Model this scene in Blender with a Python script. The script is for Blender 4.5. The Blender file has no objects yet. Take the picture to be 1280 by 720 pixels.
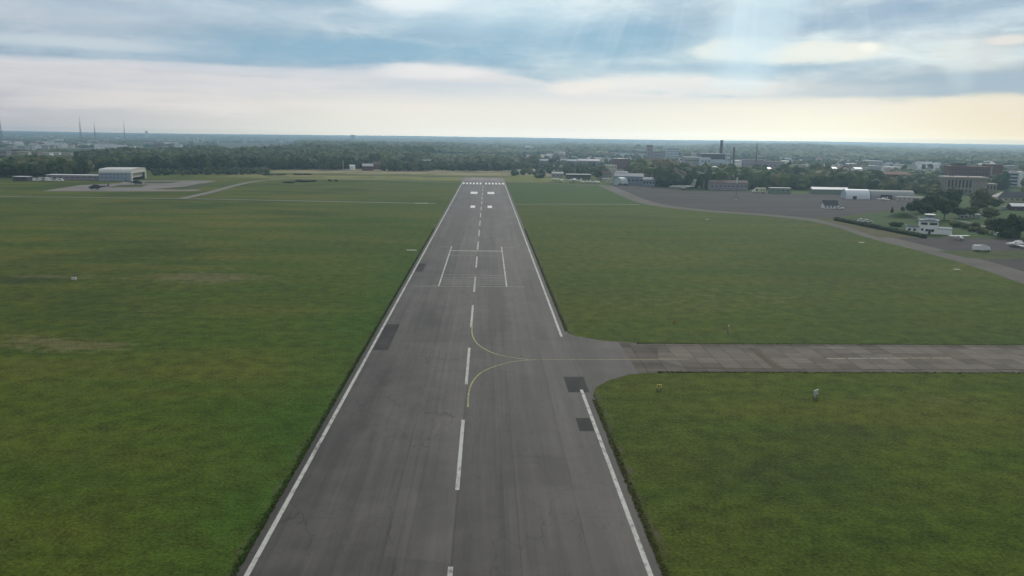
import bpy, math, random
from math import sin, cos, radians, pi, sqrt, atan2, hypot, exp
from mathutils import noise, Vector
random.seed(7)
SC = bpy.context.scene
COL = SC.collection

# ------------------------------------------------------------------ camera geometry
CAMH = 45.0
FPX = 1000.0
ROLL = radians(.774); PITCH = math.atan(187.8*cos(ROLL)/FPX); YAW = radians(1.886)
FW = Vector((sin(YAW)*cos(PITCH), cos(YAW)*cos(PITCH), -sin(PITCH)))
R0 = Vector((cos(YAW), -sin(YAW), 0)); U0 = R0.cross(FW)
RT = cos(ROLL)*R0+sin(ROLL)*U0; UP = -sin(ROLL)*R0+cos(ROLL)*U0

def ss(a, b, x):
    t = min(1, max(0, (x-a)/(b-a))); return t*t*(3-2*t)

def hf(x, y):
    r = hypot(x, y)
    if r < 1250: return 0.0
    az = math.degrees(atan2(x, y))
    n = noise.noise((x/1700, y/1700, 3.1)); n2 = noise.noise((x/600, y/600, 8.4))
    z = ss(1250, 2600, r)*(3*n+1.0*n2)
    n3 = noise.noise((x/800, y/800, 4.4))
    z += (19-13*ss(21, 30, az))*ss(12.5, 18, az)*(1-ss(60, 80, az))*ss(1900, 3300, r)*(1-ss(4300, 6500, r))*(.75+.6*n3)
    z += 5*ss(2, 6, az)*(1-ss(10, 14, az))*ss(1900, 2800, r)*(1-ss(4000, 6000, r))
    z += 7*ss(-15, -11, az)*(1-ss(-4, 0, az))*ss(1500, 2100, r)*(1-ss(3200, 5000, r))
    z += ss(5500, 9500, r)*(22+10*noise.noise((x/2600, y/3600, 1.7)))
    z += ss(9500, 12800, r)*(26+5*noise.noise((x/6000, y/6000, 5.7)))
    return max(z, -4.0)

def ray(px, py):
    return (FW*FPX+RT*(px-640)+UP*(360-py)).normalized()

def P(px, py, terrain=False):
    d = ray(px, py)
    z = 0.0
    x = y = 0
    for k in range(6 if terrain else 1):
        t = (z-CAMH)/d.z
        if t < 0 or t > 12000: t = 12000
        x, y = d.x*t, d.y*t
        if terrain: z = hf(x, y)*.6+z*.4
        else: break
    return x, y

def depth(x, y): return x*FW.x+y*FW.y+CAMH*sin(PITCH)

def skyuv(px, py):
    d = ray(px, py)
    return atan2(d.x, d.y), math.asin(d.z)

# ------------------------------------------------------------------ node helpers
class E:
    def __init__(s, nt, k): s.nt, s.k = nt, k
    def m(s, op, *a, clamp=False):
        n = s.nt.nodes.new('ShaderNodeMath'); n.operation = op; n.use_clamp = clamp
        for i, v in enumerate((s,)+a):
            if isinstance(v, E): s.nt.links.new(v.k, n.inputs[i])
            else: n.inputs[i].default_value = v
        return E(s.nt, n.outputs[0])
    def __add__(s, o): return s.m('ADD', o)
    __radd__ = __add__
    def __sub__(s, o): return s.m('SUBTRACT', o)
    def __rsub__(s, o): return (s*-1)+o
    def __mul__(s, o): return s.m('MULTIPLY', o)
    __rmul__ = __mul__
    def __rtruediv__(s, o):
        n = s.nt.nodes.new('ShaderNodeMath'); n.operation = 'DIVIDE'; n.inputs[0].default_value = o
        s.nt.links.new(s.k, n.inputs[1]); return E(s.nt, n.outputs[0])
    def __truediv__(s, o): return s.m('DIVIDE', o)
    def floor(s): return s.m('FLOOR')
    def fract(s): return s.m('FRACT')
    def abs(s): return s.m('ABSOLUTE')
    def clamp(s): return s.m('ADD', 0.0, clamp=True)
    def exp(s): return s.m('EXPONENT')
    def smooth(s, a, b):
        n = s.nt.nodes.new('ShaderNodeMapRange'); n.interpolation_type = 'SMOOTHSTEP'
        s.nt.links.new(s.k, n.inputs[0])
        for i, v in ((1, a), (2, b)):
            if isinstance(v, E): s.nt.links.new(v.k, n.inputs[i])
            else: n.inputs[i].default_value = v
        return E(s.nt, n.outputs[0])

def xyz(nt, x, y, z=0.0):
    n = nt.nodes.new('ShaderNodeCombineXYZ')
    for i, v in enumerate((x, y, z)):
        if isinstance(v, E): nt.links.new(v.k, n.inputs[i])
        else: n.inputs[i].default_value = v
    return E(nt, n.outputs[0])

def nz(nt, vec, scale=1.0, detail=3.0, rough=.55, dist=0.0):
    n = nt.nodes.new('ShaderNodeTexNoise'); n.inputs['Scale'].default_value = scale
    n.inputs['Detail'].default_value = detail; n.inputs['Roughness'].default_value = rough
    n.inputs['Distortion'].default_value = dist
    nt.links.new(vec.k, n.inputs['Vector']); return E(nt, n.outputs[0])

def white(nt, vec):
    n = nt.nodes.new('ShaderNodeTexWhiteNoise'); n.noise_dimensions = '3D'
    nt.links.new(vec.k, n.inputs['Vector']); return E(nt, n.outputs[0])

def mixc(nt, f, a, b, mode='MIX'):
    n = nt.nodes.new('ShaderNodeMix'); n.data_type = 'RGBA'; n.blend_type = mode
    for i, v in ((0, f), (6, a), (7, b)):
        if isinstance(v, E): nt.links.new(v.k, n.inputs[i])
        elif isinstance(v, tuple): n.inputs[i].default_value = (*v[:3], 1)
        else: n.inputs[i].default_value = v
    return E(nt, n.outputs[2])

def pos(nt):
    n = nt.nodes.new('ShaderNodeNewGeometry'); s = nt.nodes.new('ShaderNodeSeparateXYZ')
    nt.links.new(n.outputs['Position'], s.inputs[0])
    return [E(nt, s.outputs[i]) for i in range(3)]

def newmat(name, rough=.85, spec=.3, metal=0):
    m = bpy.data.materials.new(name); m.use_nodes = True; nt = m.node_tree
    b = nt.nodes['Principled BSDF']
    b.inputs['Roughness'].default_value = rough; b.inputs['Specular IOR Level'].default_value = spec
    b.inputs['Metallic'].default_value = metal
    return m, nt, b

MC = {}
def paint(name, rgb, rough=.7, var=.18, scale=.6, spec=.3, metal=0, ribs=0):
    """weathered paint: colour broken up by noise in object space, optional ribs"""
    if name in MC: return MC[name]
    m, nt, b = newmat(name, rough, spec, metal)
    tc = nt.nodes.new('ShaderNodeTexCoord'); v = E(nt, tc.outputs['Object'])
    n1 = nz(nt, v, scale, 5, .65)
    f = (n1-.5)*(2*var)+1.0
    if ribs:
        s = nt.nodes.new('ShaderNodeSeparateXYZ'); nt.links.new(v.k, s.inputs[0])
        rb = ((E(nt, s.outputs[0])+E(nt, s.outputs[1]))*ribs).fract().smooth(.0, .25)
        f = f*(rb*.18+.82)
    c = mixc(nt, 1.0, tuple(rgb), (1, 1, 1), 'MULTIPLY')
    mul = nt.nodes.new('ShaderNodeVectorMath'); mul.operation = 'SCALE'
    nt.links.new(c.k, mul.inputs[0]); nt.links.new(f.k, mul.inputs[3])
    nt.links.new(mul.outputs[0], b.inputs['Base Color'])
    MC[name] = m; return m

def foliage(name, a, b_, c_=None):
    m, nt, b = newmat(name, .8, .15)
    g = nt.nodes.new('ShaderNodeNewGeometry'); oi = nt.nodes.new('ShaderNodeObjectInfo')
    ri = E(nt, g.outputs['Random Per Island']); ro = E(nt, oi.outputs['Random'])
    x, y, z = pos(nt)
    n = nz(nt, xyz(nt, x, y, z), .09, 3)*.5+nz(nt, xyz(nt, x, y), .0045, 4)*.5+(nz(nt, xyz(nt, x, y), .02, 2)-.5)*.4
    f = (ri*.45+ro*.35+(n-.5)*2.2+.05).clamp()
    c = mixc(nt, f, a, b_)
    if c_: c = mixc(nt, (ro*7.3).fract().smooth(.82, .95), c, c_)
    nt.links.new(c.k, b.inputs['Base Color'])
    return m

# ------------------------------------------------------------------ mesh helpers
class MB:
    def __init__(s): s.v = []; s.f = []; s.mi = []
    def add(s, vs, fs, mi=0):
        o = len(s.v); s.v += [tuple(v) for v in vs]; s.f += [tuple(i+o for i in f) for f in fs]; s.mi += [mi]*len(fs)
        return s
    def box(s, x0, x1, y0, y1, z0, z1, mi=0):
        v = [(x0,y0,z0),(x1,y0,z0),(x1,y1,z0),(x0,y1,z0),(x0,y0,z1),(x1,y0,z1),(x1,y1,z1),(x0,y1,z1)]
        return s.add(v, [(0,3,2,1),(4,5,6,7),(0,1,5,4),(1,2,6,5),(2,3,7,6),(3,0,4,7)], mi)
    def tube(s, p, q, r0, r1=None, n=8, mi=0):
        r1 = r0 if r1 is None else r1
        p, q = Vector(p), Vector(q); d = (q-p).normalized()
        a = d.cross(Vector((0,0,1)) if abs(d.z) < .9 else Vector((1,0,0))).normalized(); b = d.cross(a)
        vs = [c+(a*cos(2*pi*i/n)+b*sin(2*pi*i/n))*r for c, r in ((p,r0),(q,r1)) for i in range(n)]
        fs = [(i,(i+1)%n,n+(i+1)%n,n+i) for i in range(n)]+[tuple(range(n))[::-1], tuple(range(n,2*n))]
        return s.add(vs, fs, mi)
    def loft(s, secs, n=12, mi=0):
        """secs: (x, centre y, centre z, half width, half height) along x"""
        vs = []
        for (x, cy, cz, ry, rz) in secs:
            vs += [(x, cy+ry*cos(2*pi*i/n), cz+rz*sin(2*pi*i/n)) for i in range(n)]
        k = len(secs)
        fs = [(j*n+i, j*n+(i+1)%n, (j+1)*n+(i+1)%n, (j+1)*n+i) for j in range(k-1) for i in range(n)]
        fs += [tuple(range(n))[::-1], tuple(range((k-1)*n, k*n))]
        return s.add(vs, fs, mi)
    def slab(s, pts, t, mi=0):
        """pts: closed outline (x,y,z); thickness t downwards"""
        n = len(pts); vs = [tuple(p) for p in pts]+[(p[0],p[1],p[2]-t) for p in pts]
        return s.add(vs, [tuple(range(n)), tuple(range(n,2*n))[::-1]]+[(i,n+i,n+(i+1)%n,(i+1)%n) for i in range(n)], mi)
    def slabv(s, pts, t, mi=0):
        """outline in the xz plane, thickness t along y"""
        n = len(pts); vs = [(p[0],-t/2,p[1]) for p in pts]+[(p[0],t/2,p[1]) for p in pts]
        return s.add(vs, [tuple(range(n)), tuple(range(n,2*n))[::-1]]+[(i,n+i,n+(i+1)%n,(i+1)%n) for i in range(n)], mi)
    def extr(s, prof, y0, y1, cap=True, mi=0):
        """closed profile (x,z) extruded along y"""
        n = len(prof); vs = [(x,y0,z) for x,z in prof]+[(x,y1,z) for x,z in prof]
        fs = [(i,(i+1)%n,n+(i+1)%n,n+i) for i in range(n)]
        if cap: fs += [tuple(range(n))[::-1], tuple(range(n,2*n))]
        return s.add(vs, fs, mi)
    def extrx(s, prof, x0, x1, mi=0):
        """closed profile (y,z) extruded along x"""
        n = len(prof); vs = [(x0,y,z) for y,z in prof]+[(x1,y,z) for y,z in prof]
        return s.add(vs, [(i,(i+1)%n,n+(i+1)%n,n+i) for i in range(n)]+[tuple(range(n))[::-1], tuple(range(n,2*n))], mi)
    def mesh(s, name, mats, smooth=False):
        me = bpy.data.meshes.new(name); me.from_pydata(s.v, [], s.f)
        for m in (mats if isinstance(mats, (list, tuple)) else [mats]): me.materials.append(m)
        me.polygons.foreach_set('material_index', s.mi)
        if smooth: me.polygons.foreach_set('use_smooth', [True]*len(s.f))
        me.update(); return me
    def build(s, name, mats, parent=None, loc=None, rz=0, smooth=False):
        o = bpy.data.objects.new(name, s.mesh(name, mats, smooth)); COL.objects.link(o)
        if parent is not None: o.parent = parent
        if loc: o.location = loc
        if rz: o.rotation_euler.z = rz
        return o

def tag(o, label, cat, group=None, kind=None):
    if label: o['label'] = label
    if cat: o['category'] = cat
    if group: o['group'] = group
    if kind: o['kind'] = kind
    return o

def empty(name, label, cat, loc, rz=0, group=None):
    o = bpy.data.objects.new(name, None); COL.objects.link(o); o.location = loc; o.rotation_euler.z = rz
    o.empty_display_size = .5
    return tag(o, label, cat, group)

def link(name, me, parent, loc=(0,0,0), rz=0):
    o = bpy.data.objects.new(name, me); COL.objects.link(o); o.parent = parent; o.location = loc
    if rz: o.rotation_euler.z = rz
    return o

def copy_tree(o, parent=None):
    kids = list(o.children)
    c = o.copy(); COL.objects.link(c)
    if parent: c.parent = parent
    for ch in kids: copy_tree(ch, c)
    return c

# ------------------------------------------------------------------ ground
def ground_material():
    m, nt, b = newmat('ground_grass_and_land', .95, .1)
    x, y, z = pos(nt)
    v = xyz(nt, x, y)
    r2 = (x*x+y*y).m('SQRT')
    big = nz(nt, v, .012, 4, .6)
    strk = nz(nt, xyz(nt, x*.010, y*.045), 1, 5, .6)
    mid = nz(nt, v, .07, 5, .65)
    fine = nz(nt, v, 2.2, 5, .8)
    clmp = nz(nt, v, .28, 4, .7)
    mown = (x.smooth(-96, -80)*(1-x.smooth(150, 260))).clamp()
    c = mixc(nt, strk.smooth(.33, .68)*(1-mown*.45), (.052,.090,.009), (.112,.112,.018))
    c = mixc(nt, big.smooth(.45, .66)*(.75-mown*.35), c, (.032,.060,.009))
    c = mixc(nt, mid.smooth(.5, .72)*.4, c, (.068,.100,.010))
    # worn, dry places in the left field and on the right one
    def spot(px, py, rx, ry, amp):
        cx, cy = P(px, py)
        dx = (x-cx)/rx; dy = (y-cy)/ry
        return ((dx*dx+dy*dy)*-1).exp()*amp
    dry = spot(255,347,26,11,1.0)+spot(110,433,13,6,.9)+spot(55,346,14,4,1.0)+spot(175,392,12,6,.5)+spot(20,425,14,7,.7)+spot(180,262,60,30,.5)+spot(60,275,40,22,.5)+spot(330,300,22,20,.35)
    dry = dry+spot(860,380,45,28,.35)+spot(1120,500,30,10,.4)+spot(1010,360,70,30,.25)
    frag = nz(nt, xyz(nt, x*.09, y*.42), 1, 6, .72)
    dry = ((dry*.75).clamp()*1.1+(frag-.5)*2.2+(clmp-.5)*.8-.24).smooth(.05, .50)*dry.smooth(.05,.5)
    c = mixc(nt, dry*.78, c, (.135,.122,.052))
    dmp = spot(10,350,22,8,.9)+spot(1050,540,16,7,.5)+spot(960,590,18,10,.6)
    c = mixc(nt, dmp.smooth(.1,.8)*.6, c, (.022,.040,.014))
    # lush strip beside the left runway edge, olive one on the right
    lush = x.smooth(-47, -27)*(1-x.smooth(-24, -22))*(1-y.smooth(260, 420))
    c = mixc(nt, (lush*(clmp*1.6+.1)).clamp()*.6, c, (.036,.092,.012))
    lr = (1-x.smooth(24, 60))*x.smooth(14, 19)*(mid*1.4)*.5
    c = mixc(nt, lr.clamp(), c, (.068,.086,.016))
    lush2 = x.smooth(95, 100)*(1-y.smooth(560, 600))*.0
    tw = ((y-178)*(y-178)*-.012).exp()*x.smooth(20,30)*.5
    c = mixc(nt, tw, c, (.045,.085,.016))
    # strong green between the cross tracks right of the runway
    gs = y.smooth(550, 556)*(1-y.smooth(770, 800))*x.smooth(15, 20)*.55
    c = mixc(nt, gs, c, (.045,.095,.024))
    # grain of the sward
    grain = (fine-.5)*3.4+(clmp-.5)*1.8+1.0
    near = 1-y.smooth(250, 700)
    grain = (grain-1.0)*(near*.75+.25)+1.0
    # overrun: ochre and yellow-green bands past the threshold
    band = nz(nt, xyz(nt, x*.0016, y*.035), 1, 4, .55)
    oc = mixc(nt, band.smooth(.40,.60), (.160,.185,.038), (.215,.195,.075))
    yb = y+(nz(nt, xyz(nt, x*.012, 0.0, 5.0), 1, 3)-.5)*24+x*.02
    oc = mixc(nt, yb.smooth(918, 926)*(1-yb.smooth(952,962))*.8, oc, (.085,.080,.035))
    oc = mixc(nt, yb.smooth(975, 1000), oc, (.290,.245,.145))
    oc = mixc(nt, yb.smooth(1040, 1050)*(1-yb.smooth(1062,1072))*.7, oc, (.09,.09,.05))
    bm = y.smooth(842, 850)*(1-r2.smooth(1120, 1180))
    oc = mixc(nt, nz(nt, v, .02, 3).smooth(.52,.6)*.5, oc, (.05,.08,.02))
    c = mixc(nt, bm*x.smooth(-330, -230)*(1-x.smooth(70,100)), c, oc)
    sc = nt.nodes.new('ShaderNodeVectorMath'); sc.operation = 'SCALE'
    nt.links.new(c.k, sc.inputs[0]); nt.links.new(grain.k, sc.inputs[3]); c = E(nt, sc.outputs[0])
    # country beyond the airfield: gardens, fields, woods
    vor = nt.nodes.new('ShaderNodeTexVoronoi'); vor.inputs['Scale'].default_value = .006
    nt.links.new(v.k, vor.inputs['Vector'])
    sp = nt.nodes.new('ShaderNodeSeparateColor'); nt.links.new(vor.outputs['Color'], sp.inputs[0])
    q = E(nt, sp.outputs[0])
    fc = mixc(nt, q.smooth(.30,.34), (.032,.055,.024), (.060,.085,.030))
    fc = mixc(nt, q.smooth(.68,.70), fc, (.150,.140,.090))
    fc = mixc(nt, q.smooth(.86,.87), fc, (.180,.175,.160))
    town = nz(nt, v, .02, 4, .7)
    fc = mixc(nt, town.smooth(.48,.62)*.7, fc, (.030,.050,.022))
    fc = mixc(nt, r2.smooth(3500, 7000)*.85, fc, (.022,.040,.022))
    c = mixc(nt, r2.smooth(1130, 1230), c, fc)
    # bare soil and gravel along the pavement edges
    soil = (1-((x-19.9).abs()).smooth(.1, 1.1)+(1-((x+26.6).abs()).smooth(.1, .9))*.7)*nz(nt, xyz(nt, x*.6, y*.16), 1, 4, .7).smooth(.45,.62)*(1-y.smooth(700,800))
    c = mixc(nt, soil.clamp()*.8, c, (.105,.090,.065))
    c = mixc(nt, (1-((x-19.35).abs()).smooth(.05,.45)).clamp()*clmp.smooth(.42,.55)*.7, c, (.020,.020,.012))  # thin, broken, near-black line along the right pavement edge
    nt.links.new(c.k, b.inputs['Base Color'])
    bp = nt.nodes.new('ShaderNodeBump'); bp.inputs['Strength'].default_value = .8; bp.inputs['Distance'].default_value = .4
    hgt = fine*.6+clmp*.8
    nt.links.new(hgt.k, bp.inputs['Height']); nt.links.new(bp.outputs[0], b.inputs['Normal'])
    return m

def build_ground():
    azs = []
    a = -180
    while a < 180:
        azs.append(a); a += .75 if -60 <= a < 60 else 5
    rs = [0]; r = 200
    rs.append(r)
    while r < 13500:
        r *= 1.045 if r > 1000 else 1.35
        rs.append(min(r, 13500))
    vs = [(0, 0, 0)]; n = len(azs)
    for r in rs[1:]:
        for a in azs:
            x, y = r*sin(radians(a)), r*cos(radians(a)); vs.append((x, y, hf(x, y)))
    fs = [(0, 1+(i+1)%n, 1+i) for i in range(n)]
    for j in range(len(rs)-2):
        for i in range(n):
            p, q = 1+j*n+i, 1+j*n+(i+1)%n
            fs.append((p, q, q+n, p+n))
    mb = MB(); mb.v = vs; mb.f = fs; mb.mi = [0]*len(fs)
    o = mb.build('ground', ground_material(), smooth=True)
    tag(o, 'grass airfield with the land running out to the hazy horizon', 'ground', kind='structure')
build_ground()

# ------------------------------------------------------------------ asphalt and concrete
XL, XR, XC = -24.6, 17.5, -3.55
def runway_material():
    m, nt, b = newmat('runway_asphalt', .72, .35)
    x, y, z = pos(nt)
    v = xyz(nt, x, y)
    lane = ((x+26)/7.5).floor(); seg = ((y+nz(nt, xyz(nt, x*.02, y*.02), 1, 1)*30)/95).floor()
    lv = white(nt, xyz(nt, lane, seg)); lv0 = white(nt, xyz(nt, lane, 3.0))
    strk = nz(nt, xyz(nt, x*.55, y*.018), 1, 5, .65)
    strk2 = nz(nt, xyz(nt, x*2.2, y*.05), 1, 4, .6)
    blot = nz(nt, v, .11, 4, .6, .3); big = nz(nt, v, .03, 3, .5)
    fine = nz(nt, v, 6, 3, .8)
    val = .070+(lv-.5)*.020+(lv0-.5)*.018+(strk-.5)*.090+(strk2-.5)*.035+(blot-.5)*.105+(big-.5)*.06+(fine-.5)*.018
    # dark tar-filled joints between the paving lanes, wavering a little
    xw = x+(nz(nt, xyz(nt, y*.05, 0.0), 1, 2)-.5)*.5
    j = ((xw+26)/7.5).fract(); jd = (j-.5).abs().smooth(.478, .499)
    jn = nz(nt, xyz(nt, x*.3, y*.03), 1, 3).smooth(.38,.62)
    val = val*(1-jd*jn*.45)
    # fresher, darker shoulders outside both edge lines, soft dark bands inside them
    e1 = (x+3.55).abs()
    val = val*(1-e1.smooth(17.2,17.7)*nz(nt, xyz(nt, 1.0, y*.02), 1, 2).smooth(.35,.55)*.20)
    val = val*(1-e1.smooth(21.3,21.6)*.28)
    # cross joints every 45 m, rubber and stains in the touchdown part
    cj = ((y+nz(nt, xyz(nt, x*.4, 0.0), 1, 2)*.8)/22.5).fract()
    val = val*(1-(cj-.5).abs().smooth(.493,.4995)*nz(nt, v, .06, 2).smooth(.42,.6)*.25)
    st = nz(nt, xyz(nt, x*.9, y*.22), .5, 4, .7).smooth(.60,.75)
    val = val*(1-st*.42)
    lt = nz(nt, xyz(nt, x*.35+40, y*.05), 1, 4, .6).smooth(.56,.72)
    val = val*(1+lt*.16)
    rub = ((x+3.5).abs()-5.5).abs(); rb = (1-rub.smooth(.0,3.2))*nz(nt, xyz(nt, x*1.5, y*.012), 1, 4, .6).smooth(.42,.62)
    val = val*(1-rb*.22)
    # old oil and rubber stains and resurfaced stretches with soft, ragged outlines
    wx = (nz(nt, v, .22, 4, .65)-.5)*5; wy = (nz(nt, xyz(nt, x, y, 7.0), .16, 4, .65)-.5)*16
    for (sx, sy, hx, hy, am) in ((3.2,216,2.4,34,.24),(-15.5,199,2.6,7,.30),(-13,192,1.6,4,.25),(9.0,104,2.2,5,.30),(4.2,112,2.0,15,.16),(-19.6,134,.9,16,.30),(13.3,238,1.2,18,.30),
                                 (12.2,160,1.6,26,.18),(.5,178,1.8,7,.16),(-5.5,93,2.6,9,.14),(-10,262,5,5,.18),(-13.5,246,2.4,2.2,.35),(2,250,5,2.0,.25),(-17,152,3,10,.12),(-9,118,2.2,20,.12),(8,132,3,14,.12),(-12,84,3.5,7,.14)):
        a1 = ((x+wx-sx).abs()-hx).smooth(-.8, 1.0); a2 = ((y+wy-sy).abs()-hy).smooth(-2.5, 3.0)
        val = val*(1-(1-a1)*(1-a2)*am)
    # cracks
    vo = nt.nodes.new('ShaderNodeTexVoronoi'); vo.feature = 'DISTANCE_TO_EDGE'; vo.inputs['Scale'].default_value = .16
    dv = xyz(nt, x+(blot-.5)*6, y+(strk-.5)*9); nt.links.new(dv.k, vo.inputs['Vector'])
    cr = (1-E(nt, vo.outputs[0]).smooth(.0,.018))*big.smooth(.42,.56)
    val = val*(1-cr*.45)
    # lighter, slightly pink surface over the overrun beyond the threshold
    far = y.smooth(838, 846)
    val = val*(1+far*.9+y.smooth(890,912)*.6)
    col = nt.nodes.new('ShaderNodeCombineColor')
    warm = nz(nt, v, .02, 2)
    nt.links.new((val*(1.03+far*.12)).k, col.inputs[0]); nt.links.new((val*(warm*.04+.93)).k, col.inputs[1])
    nt.links.new((val*(.90-warm*.06)).k, col.inputs[2])
    nt.links.new(col.outputs[0], b.inputs['Base Color'])
    nt.links.new((.62+blot*.25).k, b.inputs['Roughness'])
    bp = nt.nodes.new('ShaderNodeBump'); bp.inputs['Strength'].default_value = .3; bp.inputs['Distance'].default_value = .02
    nt.links.new(fine.k, bp.inputs['Height']); nt.links.new(bp.outputs[0], b.inputs['Normal'])
    return m

def pave_material(name, base, tint=(1,.97,.93), var=.35, sx=.05, sy=.05, slab=0, rough=.85):
    m, nt, b = newmat(name, .95, .08)
    x, y, z = pos(nt); v = xyz(nt, x, y)
    n1 = nz(nt, xyz(nt, x*sx, y*sy), 1, 5, .62); n2 = nz(nt, v, .6, 4, .7); n3 = nz(nt, v, .09, 4, .6)
    val = base*(1+(n1-.5)*2*var+(n2-.5)*var+(n3-.5)*var)
    if slab:
        cx, cy = (x/slab), ((y-149.5)/slab)
        w = white(nt, xyz(nt, cx.floor(), cy.floor()))
        val = val*(1+(w-.5)*.45)
        jx = ((cx.fract()-.5).abs()).smooth(.465,.495); jy = ((cy.fract()-.5).abs()).smooth(.465,.495)
        jo = jx.m('MAXIMUM', jy)
        val = val*(1-jo*n3.smooth(.25,.55)*.50)
    col = nt.nodes.new('ShaderNodeCombineColor')
    for i in range(3): nt.links.new((val*tint[i]).k, col.inputs[i])
    nt.links.new(col.outputs[0], b.inputs['Base Color'])
    return m

RUN = runway_material()
WHITE_P = None
def line_paint(name, rgb, wear, sc=1.2):
    m, nt, b = newmat(name, .7, .3)
    x, y, z = pos(nt); n = nz(nt, xyz(nt, x*1.0, y*.5), sc, 5, .7); g = nz(nt, xyz(nt, x, y), .05, 2)
    c = mixc(nt, (n+g*.3).smooth(.78-wear, 1.0-wear*.5), tuple(rgb), (.11,.105,.10))
    nt.links.new(c.k, b.inputs['Base Color']); return m
W1 = line_paint('white_line_paint', (.47,.47,.43), .20)
W0 = line_paint('fresh_white_paint', (.72,.72,.70), .05)
W2 = line_paint('worn_white_paint', (.26,.26,.25), .30)
W3 = line_paint('faint_white_paint', (.17,.17,.165), .38)
Y1 = line_paint('yellow_line_paint', (.33,.31,.13), .2)
Y2 = line_paint('faded_yellow_paint', (.30,.25,.11), .28)

def sheet(name, pts, mat, z, parent=None, label=None, cat=None, kind=None):
    o = MB().add([(x, y, z) for x, y in pts], [tuple(range(len(pts)))]).build(name, mat, parent)
    # keep it facing up
    if o.data.polygons[0].normal.z < 0: o.data.flip_normals()
    if kind: tag(o, label, cat, kind=kind)
    return o

# runway: one sheet with flares into the taxiway
tw_n, tw_s = 173.0, 151.2
fl = [(19.3, 182), (20.6, 180), (27, 175.3), (34, 173.6)]
fs_ = [(34, 150.9), (28, 149.2), (23.3, 145.2), (20.2, 140.5), (19.2, 136)]
run_pts = [(-25.9, -80), (-25.9, 500), (-26.2, 840), (-27.4, 846), (-27.4, 917), (17.6, 921), (19.2, 846), (19.1, 500)]+fl+[(42, 173.2), (42, 151.0)]+fs_+[(18.9, 60), (18.9, -80)]
runway = sheet('runway', run_pts, RUN, .02, label='long grey asphalt runway running away to the far threshold', cat='runway', kind='structure')
sheet('taxiway', [(30, 173.8), (45, tw_n), (420, tw_n+2), (420, tw_s+2), (45, 151.1), (30, 150.2)],
      pave_material('taxiway_concrete', .120, (1,.895,.765), .42, .02, .3, 4.0), .028, label='weathered slab taxiway leaving the runway to the right', cat='taxiway', kind='structure')
sheet('taxiway_slab_band', [(38, 170.2), (44, 170.9), (420, 172.2), (420, 156.5), (60, 153.6), (40, 154.6), (36, 160)],
      pave_material('light_concrete_slabs', .165, (1,.895,.755), .42, .03, .25, 4.0), .034, label='lighter concrete slabs down the middle of the taxiway', cat='taxiway', kind='structure')
ZM = .040
def rect(name, x0, x1, y0, y1, mat, z=.030): return sheet(name, [(x0,y0),(x1,y0),(x1,y1),(x0,y1)], mat, z, runway)
rect('edge_line', XL-.28, XL+.28, -80, 836, W1)
rect('edge_line', XR-.28, XR+.28, -80, 139.5, W1)
rect('edge_line', XR-.28, XR+.28, 179, 836, W1)
yy = 97.3-45.2
k = 0
while yy < 760:
    if not (yy > 320 and yy < 300): rect('centre_line_dash', -3.82, -3.28, yy, yy+26.3, W1)
    yy += 45.15; k += 1
for side in (-1, 1):
    for i in range(6):
        cx = XC+side*(2.7+i*3.33); rect('threshold_bar', cx-.85, cx+.85, 786, 815, W0)
    rect('aiming_bar', XC+side*6.9-2.8, XC+side*6.9+2.8, 650, 676, W0)
    rect('touchdown_bar', XC+side*5.6-1.5, XC+side*5.6+1.5, 520, 538, W0)
rect('cross_line', -14.9, 6.3, 319, 320.4, W1, .034)
for x0, x1 in ((-14.75,-14.3), (6.1,6.55)): rect('box_side_line', x0, x1, 241, 333, W1)
for y_, a_, b_ in ((331.5,-19,-15),(331.5,7,12),(306,-14,6),(262,-14,5.8),(257,-14,6),(252.6,-14,6),(249.2,-14,6),(245.6,-14,6),(241.6,-22,-7),(241.4,-6.4,12)):
    rect('thin_cross_line', a_, b_, y_-.35, y_+.35, W2, .034)
DP = pave_material('fresh_asphalt_patch', .060, (1,.97,.96), .5, .3, .1)
DP2 = pave_material('worn_asphalt_patch', .062, (1,.98,.96), .35, .6, .15)
for a_, b_, c_, d_, mt in ((-24.25,-20.9,166.5,190.5,DP),(-24.3,-21.6,268,286,DP),(15.0,18.8,138,147.5,DP),(14.8,17.1,118.5,124.5,DP2)):
    rect('asphalt_patch', a_, b_, c_, d_, mt, .025)

def ribbon(name, pts, w, mat, z, parent=None):
    pts = [Vector((a[0], a[1], 0)) for a in pts]; L, R = [], []
    for i, p in enumerate(pts):
        d = (pts[min(i+1, len(pts)-1)]-pts[max(i-1, 0)]).normalized(); nn = Vector((-d.y, d.x, 0))*w/2
        L.append(p+nn); R.append(p-nn)
    n = len(pts); vs = [(p.x, p.y, z) for p in R+L]
    return MB().add(vs, [(i, i+1, n+i+1, n+i) for i in range(n-1)]).build(name, mat, parent)

def spline(pts, n=8):
    out = []
    q = [pts[0]]+list(pts)+[pts[-1]]
    for i in range(1, len(q)-2):
        p0, p1, p2, p3 = [Vector(a) for a in q[i-1:i+3]]
        for k in range(n):
            t = k/n
            out.append(.5*((2*p1)+(p2-p0)*t+(2*p0-5*p1+4*p2-p3)*t*t+(3*p1-p0-3*p2+p3)*t**3))
    out.append(Vector(pts[-1])); return [(v.x, v.y) for v in out]
c1 = [P(*a) for a in ((590.3,406),(590.3,418),(597,430),(613,440),(634,446),(660,449.6))]
c2 = [P(*a) for a in ((585,509),(586,491),(591,477),(603,465),(625,456),(648,451.3),(670,449.8))]
ribbon('yellow_lead_line', spline(c1), .30, Y1, .036, runway)
ribbon('yellow_lead_line', spline(c2), .30, Y1, .038, runway)
ribbon('yellow_lead_line', [P(664,449.8), P(760,449.6), P(860,449.0)], .34, Y2, .042, runway)
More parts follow.
